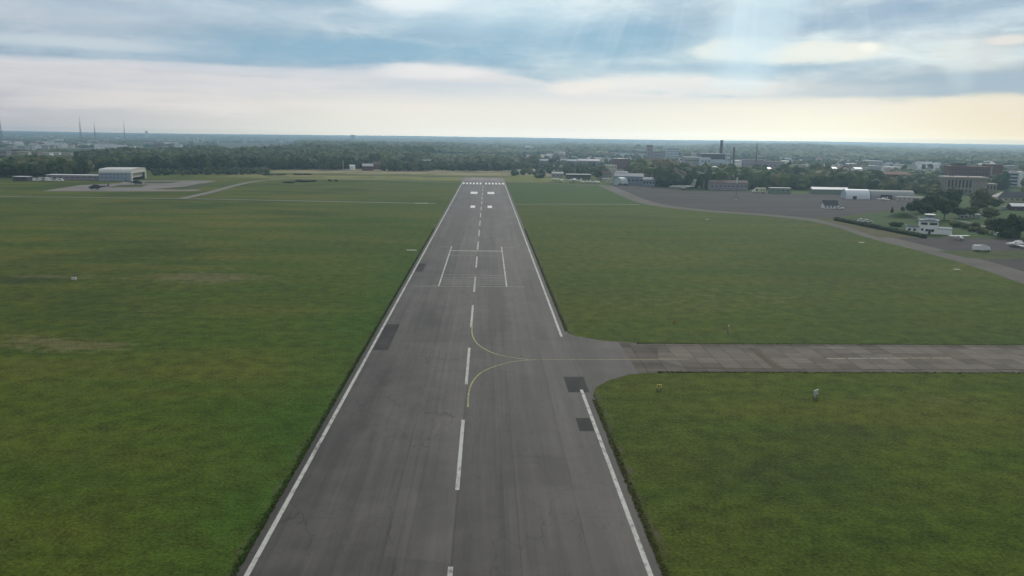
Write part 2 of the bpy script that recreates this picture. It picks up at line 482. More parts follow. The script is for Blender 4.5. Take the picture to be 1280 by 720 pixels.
for i in range(6):
    a = 1033+i*26.5; ribbon('taxiway_dash', [P(a,448.2-(i*.08)), P(a+24,448.2-(i*.08))], .5, Y2 if i not in (1,2) else W2, .046, runway)
sheet('ochre_stain', [P(*a) for a in ((934,434.5),(942,434.5),(978,461),(968,462))], pave_material('ochre_stain', .105, (1.05,.92,.68), .4, .4, .2), .037, runway)
for ob in runway.children:
    if ob.name.startswith('ochre'): ob.name = 'stain'

# tracks, aprons and roads
TRACK = pave_material('pale_concrete_track', .20, (1,.96,.88), .25, .02, .02)
ROADM = pave_material('apron_road_surface', .135, (1,.94,.84), .4, .02, .02)
APR = pave_material('apron_asphalt', .072, (1,.92,.90), .55, .010, .05)
APR2 = pave_material('left_apron_concrete', .21, (1.02,.94,.88), .32, .012, .05)
def track(name, label, pxs, w, mat, z, sm=True, cat='track'):
    p = [P(*a) for a in pxs]
    o = ribbon(name, spline(p) if sm else p, w, mat, z)
    return tag(o, label, cat, kind='structure')
track('track', 'narrow pale track crossing the left field', [(-90,243.5),(0,245.4),(120,247),(235,248.3),(400,251.6),(545,254.4)], 4.5, TRACK, .012)
track('track', 'pale road curving away behind the left apron', [(228,248),(262,240.5),(295,231.5),(318,226.8),(345,224.2),(362,223.6)], 7, TRACK, .016)
track('track', 'faint pale track towards the far threshold', [(362,223.8),(430,224.4),(500,226),(572,228.6)], 3.2, TRACK, .014)
track('track', 'thin pale track crossing the right field', [(640,255.2),(720,255.2),(800,255.6)], 3.6, TRACK, .012)
track('track', 'grey track leaving the threshold to the right', [(627,227.5),(680,228.6),(720,230.8),(752,231.5),(770,235)], 9, ROADM, .014)
track('road', 'curving taxi road along the edge of the right apron', [(756,232),(775,240),(800,250.5),(830,257.5),(890,264),(960,269),(1020,275.5),(1060,284),(1100,297),(1150,309.5),(1200,322.5),(1250,337),(1320,361)], 13, ROADM, .024)
APRON = [(762,231.5),(800,229.5),(838,236),(872,238.5),(940,239),(960,241.5),(1060,243),(1110,248),(1162,251.5),(1128,262),(1078,267.5),(1060,270),(1044,273.5),(1000,272),(960,268.5),(890,263.5),(830,257),(800,250),(775,239.5)]
sheet('apron', [P(*a) for a in APRON], APR, .018, label='broad dark asphalt apron on the right', cat='apron', kind='structure')
APR_E = [(1096,296.6),(1185,296.5),(1218,298),(1330,300),(1330,368),(1250,339),(1200,324),(1150,311),(1110,300)]
sheet('apron', [P(*a) for a in APR_E], APR, .020, label='near asphalt parking area below the control tower', cat='apron', kind='structure')
GR2 = None
def grass_sheet(name, pxs, rgb, z, label):
    m, nt, b = newmat(name+'_turf', .95, .1)
    x, y, zz = pos(nt); v = xyz(nt, x, y); n = nz(nt, v, .12, 5, .65); n2 = nz(nt, v, .9, 3, .7)
    c = mixc(nt, n.smooth(.35,.7), tuple(rgb), tuple(c_*.6 for c_ in rgb)); c = mixc(nt, n2.smooth(.4,.8)*.5, c, tuple(c_*1.5 for c_ in rgb))
    nt.links.new(c.k, b.inputs['Base Color'])
    return sheet(name, [P(*a) for a in pxs], m, z, label=label, cat='grass', kind='structure')
grass_sheet('grass_verge', [(1172,313.5),(1330,314.5),(1330,324.5),(1228,324),(1206,322)], (.070,.090,.028), .026, 'dull green grass strip inside the near parking area')
grass_sheet('grass_lawn', [(1046,274),(1078,268.5),(1126,263),(1164,252),(1340,262),(1340,299),(1185,296.5),(1150,297)], (.045,.090,.020), .022, 'green lawn around the control tower')
grass_sheet('grass_verge', [(1022,274.6),(1043,275),(1150,297.2),(1098,297.2),(1060,283.5)], (.105,.100,.048), .030, 'dry grass strip below the long hedge')
grass_sheet('meadow', [(626,227),(640,219),(664,219.5),(680,226.2),(684,228)], (.150,.165,.030), .016, 'bright yellow-green meadow beyond the threshold')
track('road', 'pale drive behind the control tower', [(1175,273.5),(1200,276),(1232,283.5)], 3, TRACK, .028)
sheet('apron', [P(*a) for a in ((52,239),(100,231.3),(150,229),(160,225.6),(272,225.6),(236,233.5),(252,238.6),(160,239.3))], APR2, .010, label='pinkish concrete apron in front of the left hangar', cat='apron', kind='structure')
for q in ([(150,231.2),(186,230.6),(176,234),(132,234.3)], [(182,226.8),(228,226.8),(212,229.0),(178,229.2)], [(190,236.3),(232,233),(252,229),(262,229.2),(244,236.6),(225,237.2)]):
    grass_sheet('grass_island', q, (.070,.085,.035), .014, 'grass island let into the left apron')
sheet('ochre_field', [P(*a, True) for a in ((527,197.5),(600,197.8),(690,199.5),(700,193),(540,192.3))], pave_material('stubble', .30, (1.0,.88,.55), .15, .01, .01), .8, label='pale ochre stubble field beyond the houses', cat='field', kind='structure')

# ------------------------------------------------------------------ vegetation
LEAF = [foliage('leaves_mid_green', (.029,.052,.015), (.088,.116,.033), (.125,.135,.045)),
        foliage('leaves_dark_green', (.019,.037,.014), (.046,.070,.023)),
        foliage('leaves_olive', (.065,.080,.030), (.125,.125,.050)),
        foliage('leaves_autumn_brown', (.085,.072,.040), (.150,.110,.055))]
BARK = paint('bark', (.09,.075,.06), .9)
ICO = {}
def ico(sub):
    if sub in ICO: return ICO[sub]
    import bmesh
    bm = bmesh.new(); bmesh.ops.create_icosphere(bm, subdivisions=sub, radius=1)
    v = [tuple(a.co) for a in bm.verts]; f = [tuple(b.index for b in a.verts) for a in bm.faces]; bm.free()
    ICO[sub] = (v, f); return ICO[sub]

def lump(mb, c, r, sub, rnd, amp=.3, seed=0, flat=1.0):
    v, f = ico(sub); o = rnd.uniform(0, 99)
    out = []
    for p in v:
        k = 1+amp*noise.noise((p[0]*1.6+o, p[1]*1.6, p[2]*1.6))+rnd.uniform(-.10, .10)
        out.append((c[0]+p[0]*r*k, c[1]+p[1]*r*k, c[2]+p[2]*r*k*flat))
    mb.add(out, f)

def crown(seed, shape):
    """unit tree: height 1, half width ~.5 ; many leaf clumps round a few dense cores"""
    rnd = random.Random(seed); mb = MB()
    cores = []
    if shape == 'round':
        for i in range(11):
            a = rnd.uniform(0, 6.28); h = rnd.uniform(.36, .84); rr = .30*sqrt(max(.05, 1-((h-.55)/.42)**2))*rnd.uniform(.5, 1.1)
            cores.append((rr*cos(a), rr*sin(a), h, rnd.uniform(.13, .20)))
        cores.append((0, 0, .55, .27)); cores.append((0, 0, .76, .17))
    elif shape == 'tall':
        for i in range(11):
            h = .24+.72*i/11; a = rnd.uniform(0, 6.28); w = .26*(1-((h-.5)/.55)**2)+.05
            cores.append((w*.6*cos(a), w*.6*sin(a), h, w*.62+.04))
    elif shape == 'cone':
        for i in range(9):
            h = .14+.80*i/9; cores.append((rnd.uniform(-.03,.03), rnd.uniform(-.03,.03), h, .40*(1-h)+.04))
    else:  # shrub
        for i in range(9):
            a = rnd.uniform(0, 6.28); rr = rnd.uniform(.05, .34)
            cores.append((rr*cos(a), rr*sin(a), rnd.uniform(.25, .62), rnd.uniform(.18, .30)))
    for c in cores: lump(mb, c[:3], c[3], 2, rnd, .55, flat=.9)
    for c in cores:
        for i in range(60):
            u = Vector((rnd.gauss(0,1), rnd.gauss(0,1), rnd.gauss(0,1)+.25)).normalized()
            p = Vector(c[:3])+u*c[3]*rnd.uniform(.92, 1.28)
            if p.z < .1: continue
            a = Vector((rnd.gauss(0,1), rnd.gauss(0,1), rnd.gauss(0,.6))).normalized(); b_ = u.cross(a).normalized(); s_ = rnd.uniform(.018, .040)
            a = (a+u*.5)*s_; b_ = b_*s_
            mb.add([p-a-b_, p+a-b_*.6, p+a*.8+b_, p-a*.7+b_*.8], [(0,1,2,3)])
    return mb

def trunk(seed):
    rnd = random.Random(seed); mb = MB()
    mb.tube((0,0,0), (.01,.0,.30), .026, .018, 7); mb.tube((.01,0,.30), (.0,.01,.62), .018, .009, 6)
    for i in range(4):
        a = i*1.6+rnd.uniform(-.4,.4); mb.tube((.008,0,.26+.05*i), (.22*cos(a),.22*sin(a),.5+.05*i), .010, .004, 5)
    return mb

CR = {}
for mi, lf in enumerate(LEAF):
    for sh in ('round','tall','cone','shrub'):
        if mi == 3 and sh in ('cone',): continue
        CR[(mi,sh)] = [crown(100*mi+s, sh).mesh('crown', lf) for s in range(3 if sh == 'round' else 2)]
TRK = [trunk(s).mesh('trunk', BARK) for s in range(3)]
NTREE = [0]
def tree(x, y, h, w, mi=0, sh='round', label='tree', group=None, cat='tree', name=None, z=None):
    o = empty(name or {'shrub':'bush','cone':'conifer_tree'}.get(sh, 'broadleaf_tree'), label, cat, (x, y, hf(x, y) if z is None else z), random.uniform(0, 6.28), group)
    o.scale = (w, w, h)
    link('crown', random.choice(CR[(mi,sh)]), o)
    if sh != 'shrub': link('trunk', random.choice(TRK), o)
    NTREE[0] += 1
    return o

def inpoly(x, y, poly):
    c = False; n = len(poly)
    for i in range(n):
        (x1, y1), (x2, y2) = poly[i], poly[(i+1)%n]
        if (y1 > y) != (y2 > y) and x < (x2-x1)*(y-y1)/(y2-y1)+x1: c = not c
    return c

# belts: ground polygon in the photograph's pixels turned into metres, spacing, heights, mix, label
KEEP = []   # clearings kept free of trees: (x, y, r)
def clear(px, py, r): x, y = P(px, py); KEEP.append((x, y, r))
BELTS = [
 ([(-160,223),(0,222.5),(60,221.3),(112,218.4),(118,214),(-160,213)], 10, 13, 17, (0,0,1,0,2), 'round', 'broadleaf tree in the dense belt behind the low left building', 300),
 ([(116,216),(180,213),(330,212.5),(404,212),(404,195),(250,194),(150,195),(92,204)], 11, 12, 17, (0,0,1,1), 'round', 'broadleaf tree in the wood behind the left hangar', 120),
 ([(190,219.5),(335,218),(335,213.6),(190,214.6)], 10, 3.5, 6, (0,1,2), 'shrub', 'bush in the scrub along the left wood edge', 70),
 ([(404,213),(446,212),(500,211.5),(500,190.5),(330,191),(404,200)], 11, 12, 17, (0,0,1,0), 'round', 'broadleaf tree in the wood left of the runway end', 70),
 ([(478,214.5),(560,213.8),(664,213.5),(664,210),(478,210)], 9, 7, 10, (1,1,0), 'round', 'dark tree in the hedge line beyond the runway end', 70),
 ([(500,209),(540,209),(540,192),(500,190.5)], 11, 12, 16, (0,1,0), 'round', 'broadleaf tree behind the hedge beyond the runway end', 20),
 ([(540,208),(700,207.5),(700,200),(540,200)], 24, 7, 10, (0,1,2), 'round', 'garden tree among the houses beyond the runway end', 30),
 ([(790,229),(826,232),(846,230),(838,219),(792,219)], 10, 15, 19, (1,0,0,3), 'round', 'tall tree behind the blue-grey shed row', 30),
 ([(826,233),(872,235.5),(872,224),(838,221)], 10, 14, 18, (0,3,2,1), 'round', 'tall olive-brown tree behind the parked grey jet', 30),
 ([(874,236.5),(956,236.3),(1060,238.5),(1098,240),(1098,232),(1000,227),(880,226)], 10, 13, 17, (1,0,0,1,0), 'round', 'tall tree in the dark belt behind the right apron', 110),
 ([(1098,240),(1150,244),(1180,243),(1184,232),(1140,229),(1098,232)], 10, 9, 12, (1,0,2), 'round', 'tree between the red-roofed hall and the stone building', 40),
 ([(1243,238),(1256,239),(1256,226),(1243,226)], 9, 12, 15, (1,1,0), 'tall', 'dark tree between the stone building and the white office block', 10),
 ([(640,203),(860,207),(1090,213),(1090,205),(860,200),(640,196)], 38, 8, 12, (0,1,2), 'round', 'tree scattered through the town right of the runway', 60),
 ([(640,220),(690,219),(760,220),(760,207),(640,207)], 17, 5, 9, (1,0,1,2), 'round', 'garden tree among the allotments right of the runway end', 26),
 ([(1180,222),(1400,226),(1400,212),(1180,208)], 26, 10, 14, (0,1,2), 'round', 'tree in the town behind the red-brick complex', 30),
 ([(1283,262),(1400,270),(1400,236),(1283,236)], 14, 9, 13, (0,1,2), 'round', 'tree beyond the right-hand parking area', 10),
]
for a in ((457,208,26),(469,208,26),(400,205.5,22),(413,204,18),(520,206,22),(535,207,22),(895,214,10)): clear(*a)

def stuff_wood(name, label, items, sub=1):
    rnd = random.Random(5); byc = {}
    for it in items: byc.setdefault(it[5], []).append(it)
    mb = MB()
    for mi, lst in sorted(byc.items()):
        for (x, y, z, w, h, _) in lst:
            v, f = ico(sub); o = rnd.uniform(0, 99)
            out = []
            for p in v:
                k = 1+.45*noise.noise((p[0]*1.8+o, p[1]*1.8, p[2]*1.8))+rnd.uniform(-.16, .16)
                out.append((x+p[0]*w*.55*k, y+p[1]*w*.55*k, z+h*.52+p[2]*h*.5*k))
            mb.add(out, f, mi)
            if sub > 1:      # loose leaf clumps break the outline
                for q in range(34):
                    u = Vector((rnd.gauss(0,1), rnd.gauss(0,1), abs(rnd.gauss(0,1))*.9)).normalized()
                    c = Vector((x+u.x*w*.58, y+u.y*w*.58, z+h*.52+u.z*h*.52))+Vector((rnd.gauss(0,.4), rnd.gauss(0,.4), rnd.gauss(0,.4)))
                    a = Vector((rnd.gauss(0,1), rnd.gauss(0,1), rnd.gauss(0,.6))).normalized()*rnd.uniform(.4,1.0); b_ = u.cross(a).normalized()*rnd.uniform(.4,.9)
                    mb.add([c-a, c+b_, c+a], [(0,1,2)], mi)
    ob = mb.build(name, LEAF)
    return tag(ob, label, 'woodland', kind='stuff')

def belts():
    allp = []
    for bi, (pxp, sp, h0, h1, mix, sh, lab, quota) in enumerate(BELTS):
        poly = [P(*a, True) for a in pxp]
        xs = [p[0] for p in poly]; ys = [p[1] for p in poly]
        rnd = random.Random(40+bi); lst = []
        x = min(xs)
        while x < max(xs):
            y = min(ys)
            while y < max(ys):
                xx, yy_ = x+rnd.uniform(-.45,.45)*sp, y+rnd.uniform(-.45,.45)*sp
                if inpoly(xx, yy_, poly) and all(hypot(xx-a, yy_-b) > c for a, b, c in KEEP):
                    g = noise.noise((xx/55, yy_/55, 3.3)); g2 = noise.noise((xx/140, yy_/90, 9.9))
                    if not (sp < 12 and g < -.30 and sh == 'round'):
                        lst.append((xx, yy_, rnd.uniform(h0*.85, h1*1.05)*(1+.45*g)*(1-.12*(rnd.random() < .3)), (2 if g2 > .36 and rnd.random() < .6 else (1 if g2 < -.22 and rnd.random() < .6 else rnd.choice(mix)))))
                y += sp
            x += sp
        # which of them show: the ones nearest to the camera in each narrow strip of bearing
        lst.sort(key=lambda t: hypot(t[0], t[1]))
        allp.append((bi, lst))
    rest = []
    for bi, lst in allp:
        pxp, sp, h0, h1, mix, sh, lab, quota = BELTS[bi]
        cnt = {}; ind = []
        for t in lst:
            q = int(math.degrees(atan2(t[0], t[1]))/ .55)
            vis = -31.5 < math.degrees(atan2(t[0], t[1])) < 36.5
            if vis and len(ind) < quota and cnt.get(q, 0) < 2: cnt[q] = cnt.get(q, 0)+1; ind.append(t)
            else: rest.append((t[0], t[1], hf(t[0], t[1]), t[2]*random.uniform(.75,1.05), t[2], t[3]))
        for t in ind:
            if NTREE[0] > 268: rest.append((t[0], t[1], hf(t[0], t[1]), t[2]*.9, t[2], t[3])); continue
            w = t[2]*random.uniform(.8, 1.1)*(1.5 if sh == 'shrub' else 1)
            s2 = sh if sh != 'round' or random.random() < .8 else 'tall'
            if t[3] == 3 and s2 == 'tall': s2 = 'round'
            tree(t[0], t[1], t[2], w, t[3], s2, lab, lab+'s' if False else 'trees: '+lab)
    return rest

# prominent trees one by one: px, base py, height, width, leaf, shape, label
TREES = [
 (1157,275,15,17,1,'round','big dark round tree just behind the control tower'),
 (1180,274,13,15,0,'round','lighter green tree leaning against the dark one behind the control tower'),
 (1190,262,15.5,16,1,'round','dark tree in front of the stone pilastered building'),
 (1223,266,15.5,18,2,'round','broad olive round tree right of the dark tree before the stone building'),
 (1166,250,10,15,0,'round','low green tree left of the stone building'),
 (1171,258,12,14,0,'round','dark middle tree between the two biggest ones behind the control tower'),
 (1147,266,9,10,0,'round','dark tree at the left end of the clump behind the control tower'),
 (1236,276,8,12,2,'round','olive tree at the right end of the garden drive'),
 (1242,262,8,12,0,'round','green tree between the olive round tree and the white-roofed store'),
 (1200,273,7,12,0,'round','small bright green tree among the gardens right of the control tower'),
 (1213,272,7,9,0,'round','small upright tree beside the garden drive'),
 (1262,297,12,12,1,'cone','black-green conifer rising above the dark clump at the right edge'),
 (1251,296,10,12,1,'round','dark clump tree left of the tall conifer at the right edge'),
 (1274,297,11,14,1,'round','dark clump tree right of the tall conifer at the right edge'),
 (1240,292,8,9,2,'round','olive tree beside the white car near the right edge'),
 (1121,283,3.4,6.8,1,'shrub','solitary dark bush on the lawn left of the control tower'),
 (1115,265.5,3.8,2.4,1,'cone','small dark conical tree at the corner of the apron'),
 (1128,263.5,3.2,3.2,1,'shrub','round bush beside the small conical tree'),
 (1138,268,8,8,1,'round','dark tree on the grassy mound left of the big tree'),
 (747,224.6,11,11,1,'round','dark conifer-like tree standing between the houses left of the arched shelter'),
 (742,216,13,8,1,'tall','slender dark tree behind the houses left of the arched shelter'),
 (676,222.5,6,14,1,'shrub','dark bush at the corner of the yellow meadow'),
 (715,217,9,14,1,'round','dark tree left of the long white-roofed building'),
 (733,217.5,8,14,1,'round','second dark tree behind the long white roof'),
 (1130,216,12,12,1,'round','dark tree above the red-roofed hall'),
 (1163,214,13,12,1,'round','very dark round tree left of the red-brick complex'),
 (1154,214,12,8,1,'round','dark tree beside the very dark round tree'),
 (1254,250,6,8,2,'shrub','olive bush below the dark hipped roof'),
 (1095,206,14,14,1,'round','big hazy dark tree below the white factory roof'),
 (668,203,12,16,1,'round','dark tree standing alone above the allotments'),
]
for (px, py, h, w, mi, sh, lab) in TREES:
    x, y = P(px, py, True); tree(x, y, h, w, mi, sh, lab, cat='bush' if sh == 'shrub' else 'tree')
rnd = random.Random(3)
for i in range(9):
    a = 1191+i*4.6; x, y = P(a, 282.5+rnd.uniform(-3,4)+i*.9)
    tree(x, y, rnd.uniform(2.2,4), rnd.uniform(4,7), rnd.choice((0,1,2)), 'shrub', 'bush in the scrubby row right of the control tower', 'bushes right of the control tower', 'bush')
for (px, py, w) in ((362,228.6,12),(378,227,20),(388,226.8,16),(336,219,16),(352,218.8,14),(372,218.6,14),(384,218.6,12),(412,226.3,5),(420,226.6,4)):
    x, y = P(px, py); tree(x, y, 2.0, w, 1, 'shrub', 'low dark thicket on the grass left of the runway end', 'low thickets left of the runway end', 'bush')
REST = belts()

# far woods: clumps on the ground out to eight kilometres
def far_woods():
    rnd = random.Random(11); items = []
    field = [P(*a, True) for a in ((527,198),(600,198.2),(690,200),(720,193),(700,192),(530,191.8))]
    r = 1180.0
    while r < 8500:
        step = r*.0078+1
        a = -42.0
        while a < 48:
            az = a+rnd.uniform(-.5,.5)*math.degrees(step/r); rr = r+rnd.uniform(-.5,.5)*step
            x, y = rr*sin(radians(az)), rr*cos(radians(az))
            n = noise.noise((x/330, y/330, 2.2))*.6+noise.noise((x/110, y/110, 7.2))*.4
            if az < -13: thr = .02 if r < 1700 else .10
            elif az < 2: thr = -.30 if r < 4500 else .02
            elif az < 12: thr = .30 if r < 2100 else .02
            else: thr = .30 if r < 2050 else (-.35 if r < 4800 else -.05)
            if az < -13 and r > 1650: thr = .22 if r < 4600 else .0
            if n > thr and not inpoly(x, y, field):
                g = noise.noise((x/160, y/160, 4.4)); h = rnd.uniform(8, 14)*(1.0+(r > 2000)*.25)*(1+.5*g); w = step*rnd.uniform(.8, 1.6)
                if az < -13: h *= .7
                if 2 < az < 20 and r < 1700: h *= .6
                items.append((x, y, hf(x, y)-h*.12, w, h, rnd.choice((0,0,0,1,0,2))))
            a += math.degrees(step/r)*1.05
        r += step*1.05
    return items
FARW = far_woods()
near_i = [t for t in REST]
stuff_wood('woodland', 'mass of trees filling the woods around the airfield', near_i, 2)
stuff_wood('far_woodland', 'hazy mass of woods rolling to the horizon', FARW, 1)
print('trees', NTREE[0], 'rest', len(REST), 'far', len(FARW))

# hedge on the right
def hedge():
    a = Vector((*P(1044.5,275.5), 0)); b = Vector((*P(1154,297.3), 0)); rnd = random.Random(2); mb = MB()
    n = 70
    for i in range(n+1):
        p = a.lerp(b, i/n); 
        lump(mb, (p.x+rnd.uniform(-.3,.3), p.y+rnd.uniform(-.3,.3), .75), 1.35*rnd.uniform(.85,1.15), 2, rnd, .3, flat=.9)
        for k in range(26):
            u = Vector((rnd.gauss(0,1), rnd.gauss(0,1), abs(rnd.gauss(0,1)))).normalized()*rnd.uniform(1.1,1.5); q = p+Vector((0,0,.75))+u
            s_ = .16; mb.add([(q.x-s_,q.y,q.z),(q.x+s_,q.y-s_*.5,q.z+s_*.4),(q.x,q.y+s_,q.z+s_)], [(0,1,2)])
    tag(mb.build('hedge', LEAF[1]), 'long clipped dark hedge running beside the taxi road', 'hedge')
hedge()
def mound():
    x, y = P(1128, 272); mb = MB(); n = 22; vs = [(0,0,3.3)]; fs = []
    for j in range(1, 5):
        for i in range(n):
            a = 2*pi*i/n; r = j/4; vs.append((r*13*cos(a)*(1+.08*sin(3*a)), r*7*sin(a), 3.3*(1-ss(.1,1,r))+random.uniform(-.1,.1)-.05*(j == 4)))
    fs += [(0,1+i,1+(i+1)%n) for i in range(n)]
    for j in range(3):
        for i in range(n): fs.append((1+j*n+i, 1+(j+1)*n+i, 1+(j+1)*n+(i+1)%n, 1+j*n+(i+1)%n))
    o = mb.add(vs, fs).build('grass_mound', paint('mound_grass', (.030,.055,.018), .95, .4, .5), None, (x, y, .02), smooth=True)
    tag(o, 'dark grass-covered earth mound left of the big tree', 'mound', kind='structure')
mound()

# grass tufts near the runway (nobody could count them)
def tufts():
    rnd = random.Random(9)
    GT = foliage('grass_blades', (.035,.065,.012), (.060,.105,.018))
    GT2 = foliage('grass_blades_olive', (.060,.075,.018), (.105,.110,.030))
    mb = MB()
    def tuft(x, y, h, mi):
        for k in range(3):
            a = rnd.uniform(0, 3.14); w = h*rnd.uniform(.5,.9); dx, dy = cos(a)*w, sin(a)*w; t = rnd.uniform(-.4,.4)*h
            ux, uy = rnd.uniform(-1.6,1.6)*h, rnd.uniform(-1.6,1.6)*h; mb.add([(x-dx,y-dy,.012),(x+dx,y+dy,.012),(x+ux,y+uy,h*.7)], [(0,1,2)], mi)
    for i in range(9000):
        y = 70+(rnd.random()**1.5)*330; x = -26.0-abs(rnd.gauss(0,.35)); tuft(x+.25, y, rnd.uniform(.06,.20), 0)
    for i in range(9000):
        y = 60+(rnd.random()**1.5)*340; x = 18.95+abs(rnd.gauss(0,.35))
        if 134 < y < 184: continue
        tuft(x-.15, y, rnd.uniform(.06,.20), 1)
    for i in range(0):
        y = 70+(rnd.random()**1.3)*200; x = -26.2-(rnd.random()**1.7)*28; tuft(x, y, rnd.uniform(.08,.24), 0 if rnd.random() < .8 else 1)
    for i in range(2500):
        x = 34+rnd.random()**1.5*150; n_ = rnd.random() < .5
        tuft(x, (173.35+(x-45)*.0053 if n_ else 150.9+(x-45)*.0053)+rnd.gauss(0,.3)*(1 if n_ else 1), rnd.uniform(.08,.22), 1 if rnd.random() < .5 else 0)
    tag(mb.build('grass', [GT, GT2]), 'rough grass growing along the runway edges', 'grass', kind='stuff')
tufts()

# ------------------------------------------------------------------ buildings
GLASS = paint('window_glass_dark', (.035,.045,.055), .15, .2, 1, .6)
WALLS = {'white': paint('white_render', (.76,.77,.76)), 'cream': paint('cream_render', (.50,.46,.38)), 'brick': paint('red_brick', (.125,.055,.048), .85, .25),
 'grey': paint('grey_render', (.30,.30,.30)), 'bluegrey': paint('blue_grey_cladding', (.20,.24,.30), .6, .15, .3, ribs=.8), 'pinkgrey': paint('mauve_grey_cladding', (.24,.21,.25), .7, .2),
 'dark': paint('dark_timber', (.06,.055,.055)), 'green': paint('faded_green_boards', (.17,.22,.17), .8, .2, .5, ribs=1.2), 'lightblue': paint('pale_blue_render', (.46,.54,.60)), 'tan': paint('tan_stone', (.26,.225,.19))}
ROOFS = {'grey': paint('grey_sheet_roof', (.30,.31,.33), .5, .2), 'dark': paint('dark_slate_roof', (.055,.055,.065), .6, .25), 'red': paint('red_tile_roof', (.19,.105,.085), .8, .25),
 'white': paint('white_sheet_roof', (.70,.71,.72), .45, .1), 'brown': paint('brown_tile_roof', (.14,.10,.085), .8, .25), 'tan': paint('tan_flat_roof', (.42,.38,.33), .8, .2), 'blue': paint('slate_blue_roof', (.10,.13,.18), .6, .2),
 'palegrey': paint('pale_felt_roof', (.45,.46,.46), .7, .2)}
WINM = {}
def winmesh(w, h):
    k = (round(w,1), round(h,1))
    if k not in WINM:
        mb = MB(); mb.box(-w/2, w/2, -.10, .02, 0, h, 0); mb.box(-w/2-.1, w/2+.1, -.16, .02, -.14, 0, 1)
        WINM[k] = mb.mesh('window', [GLASS, WALLS['white']])
    return WINM[k]
def gable_roof(mb, L, D, h, rh, ov=.4, axis='x', mi=0):
    if axis == 'x':
        prof = [(-ov, h-.15), (D/2, h+rh), (D+ov, h-.15), (D+ov, h-.40), (D/2, h+rh-.28), (-ov, h-.40)]
        prof = [(p[0], p[1]) for p in prof]; mb.extrx(prof, -L/2-ov, L/2+ov, mi)
    else:
        prof = [(-L/2-ov, h-.15), (0, h+rh), (L/2+ov, h-.15), (L/2+ov, h-.40), (0, h+rh-.28), (-L/2-ov, h-.40)]
        mb.extr(prof, -ov, D+ov, True, mi)
def body(mb, L, D, h, kind, rh, mi=0):
    if kind == 'gable': mb.extrx([(0,0),(D,0),(D,h),(D/2,h+rh-.3),(0,h)], -L/2, L/2, mi)
    elif kind == 'gabley': mb.extr([(-L/2,0),(L/2,0),(L/2,h),(0,h+rh-.3),(-L/2,h)], 0, D, True, mi)
    else: mb.box(-L/2, L/2, 0, D, 0, h, mi)
def roof(mb, L, D, h, kind, rh, mi=0):
    if kind == 'gable': gable_roof(mb, L, D, h, rh, .4, 'x', mi)
    elif kind == 'gabley': gable_roof(mb, L, D, h, rh, .4, 'y', mi)
    elif kind == 'hip':
        o = .5; i = min(D/2, L/2-.3)
        v = [(-L/2-o,-o,h),(L/2+o,-o,h),(L/2+o,D+o,h),(-L/2-o,D+o,h),(-L/2+i,D/2,h+rh),(L/2-i,D/2,h+rh)]
        mb.add(v, [(0,3,2,1),(0,1,5,4),(1,2,5),(2,3,4,5),(3,0,4)], mi)
    else:
        mb.box(-L/2-.3, L/2+.3, -.3, D+.3, h, h+.35, mi)
def house(name, label, cat, px, py, wpx, h, D, yaw=0, wall='white', rf='grey', kind='flat', rh=2.5, win=(0,0), ww=1.2, wh=1.3, group=None, terr=True, sidewin=0):
    x, y = P(px, py, terr); z = hf(x, y); L = wpx*depth(x, y)/FPX
    o = empty(name, label, cat, (x, y, z-.02), radians(yaw), group)
    mb = MB(); body(mb, L, D, h, kind, rh); mb.build('wall', WALLS[wall], o)
    mb = MB(); roof(mb, L, D, h, kind, rh); mb.build('roof', ROOFS[rf], o)
    r, c = win
    if r and c:
        me = winmesh(ww, wh)
        for i in range(r):
            for j in range(c):
                link('window', me, o, (-L/2+(j+.5)*L/c, 0, h*(i+.5)/r-wh/2+.1))
    for j in range(sidewin):
        for sx in (-1, 1):
            q = link('window', winmesh(ww, wh), o, (sx*L/2, (j+.5)*D/sidewin, h/2-wh/2)); q.rotation_euler.z = sx*pi/2
    return o, L

def arch(name, label, cat, px, py, wpx, h, D, yaw, mat, axis='x', endmat=None, door=None):
    """barrel shelter; axis x: the vault runs across the view"""
    x, y = P(px, py); L = wpx*depth(x, y)/FPX
    o = empty(name, label, cat, (x, y, 0), radians(yaw))
    n = 14; W = D if axis == 'x' else L
    out = [(W/2-W/2*cos(pi*i/n), h*sin(pi*i/n)**.8) for i in range(n+1)]
    inn = [(W/2-(W/2-.25)*cos(pi*i/n), (h-.25)*sin(pi*i/n)**.8) for i in range(n, -1, -1)]
    mb = MB()
    if axis == 'x': mb.extrx(out+inn, -L/2, L/2)
    else: mb.extr([(a-L/2, b) for a, b in out+inn], 0, D)
    mb.build('vault', mat, o, smooth=False)
    ends = [(W/2-(W/2-.24)*cos(pi*i/n), (h-.24)*sin(pi*i/n)**.8) for i in range(n+1)]
    if endmat:
        for s_ in (-1, 1):
            mb = MB()
            if axis == 'x': mb.extrx(ends, s_*(L/2-.35)-.06, s_*(L/2-.35)+.06)
            else: mb.extr([(a-L/2, b) for a, b in ends], (.4 if s_ < 0 else D-.5), (.5 if s_ < 0 else D-.4))
            mb.build('end_wall', endmat, o)
    if door:
        dx, dw, dh = door; mb = MB().box(dx-dw/2, dx+dw/2, -.12, .6, 0, dh); mb.build('door', GLASS, o)
    return o

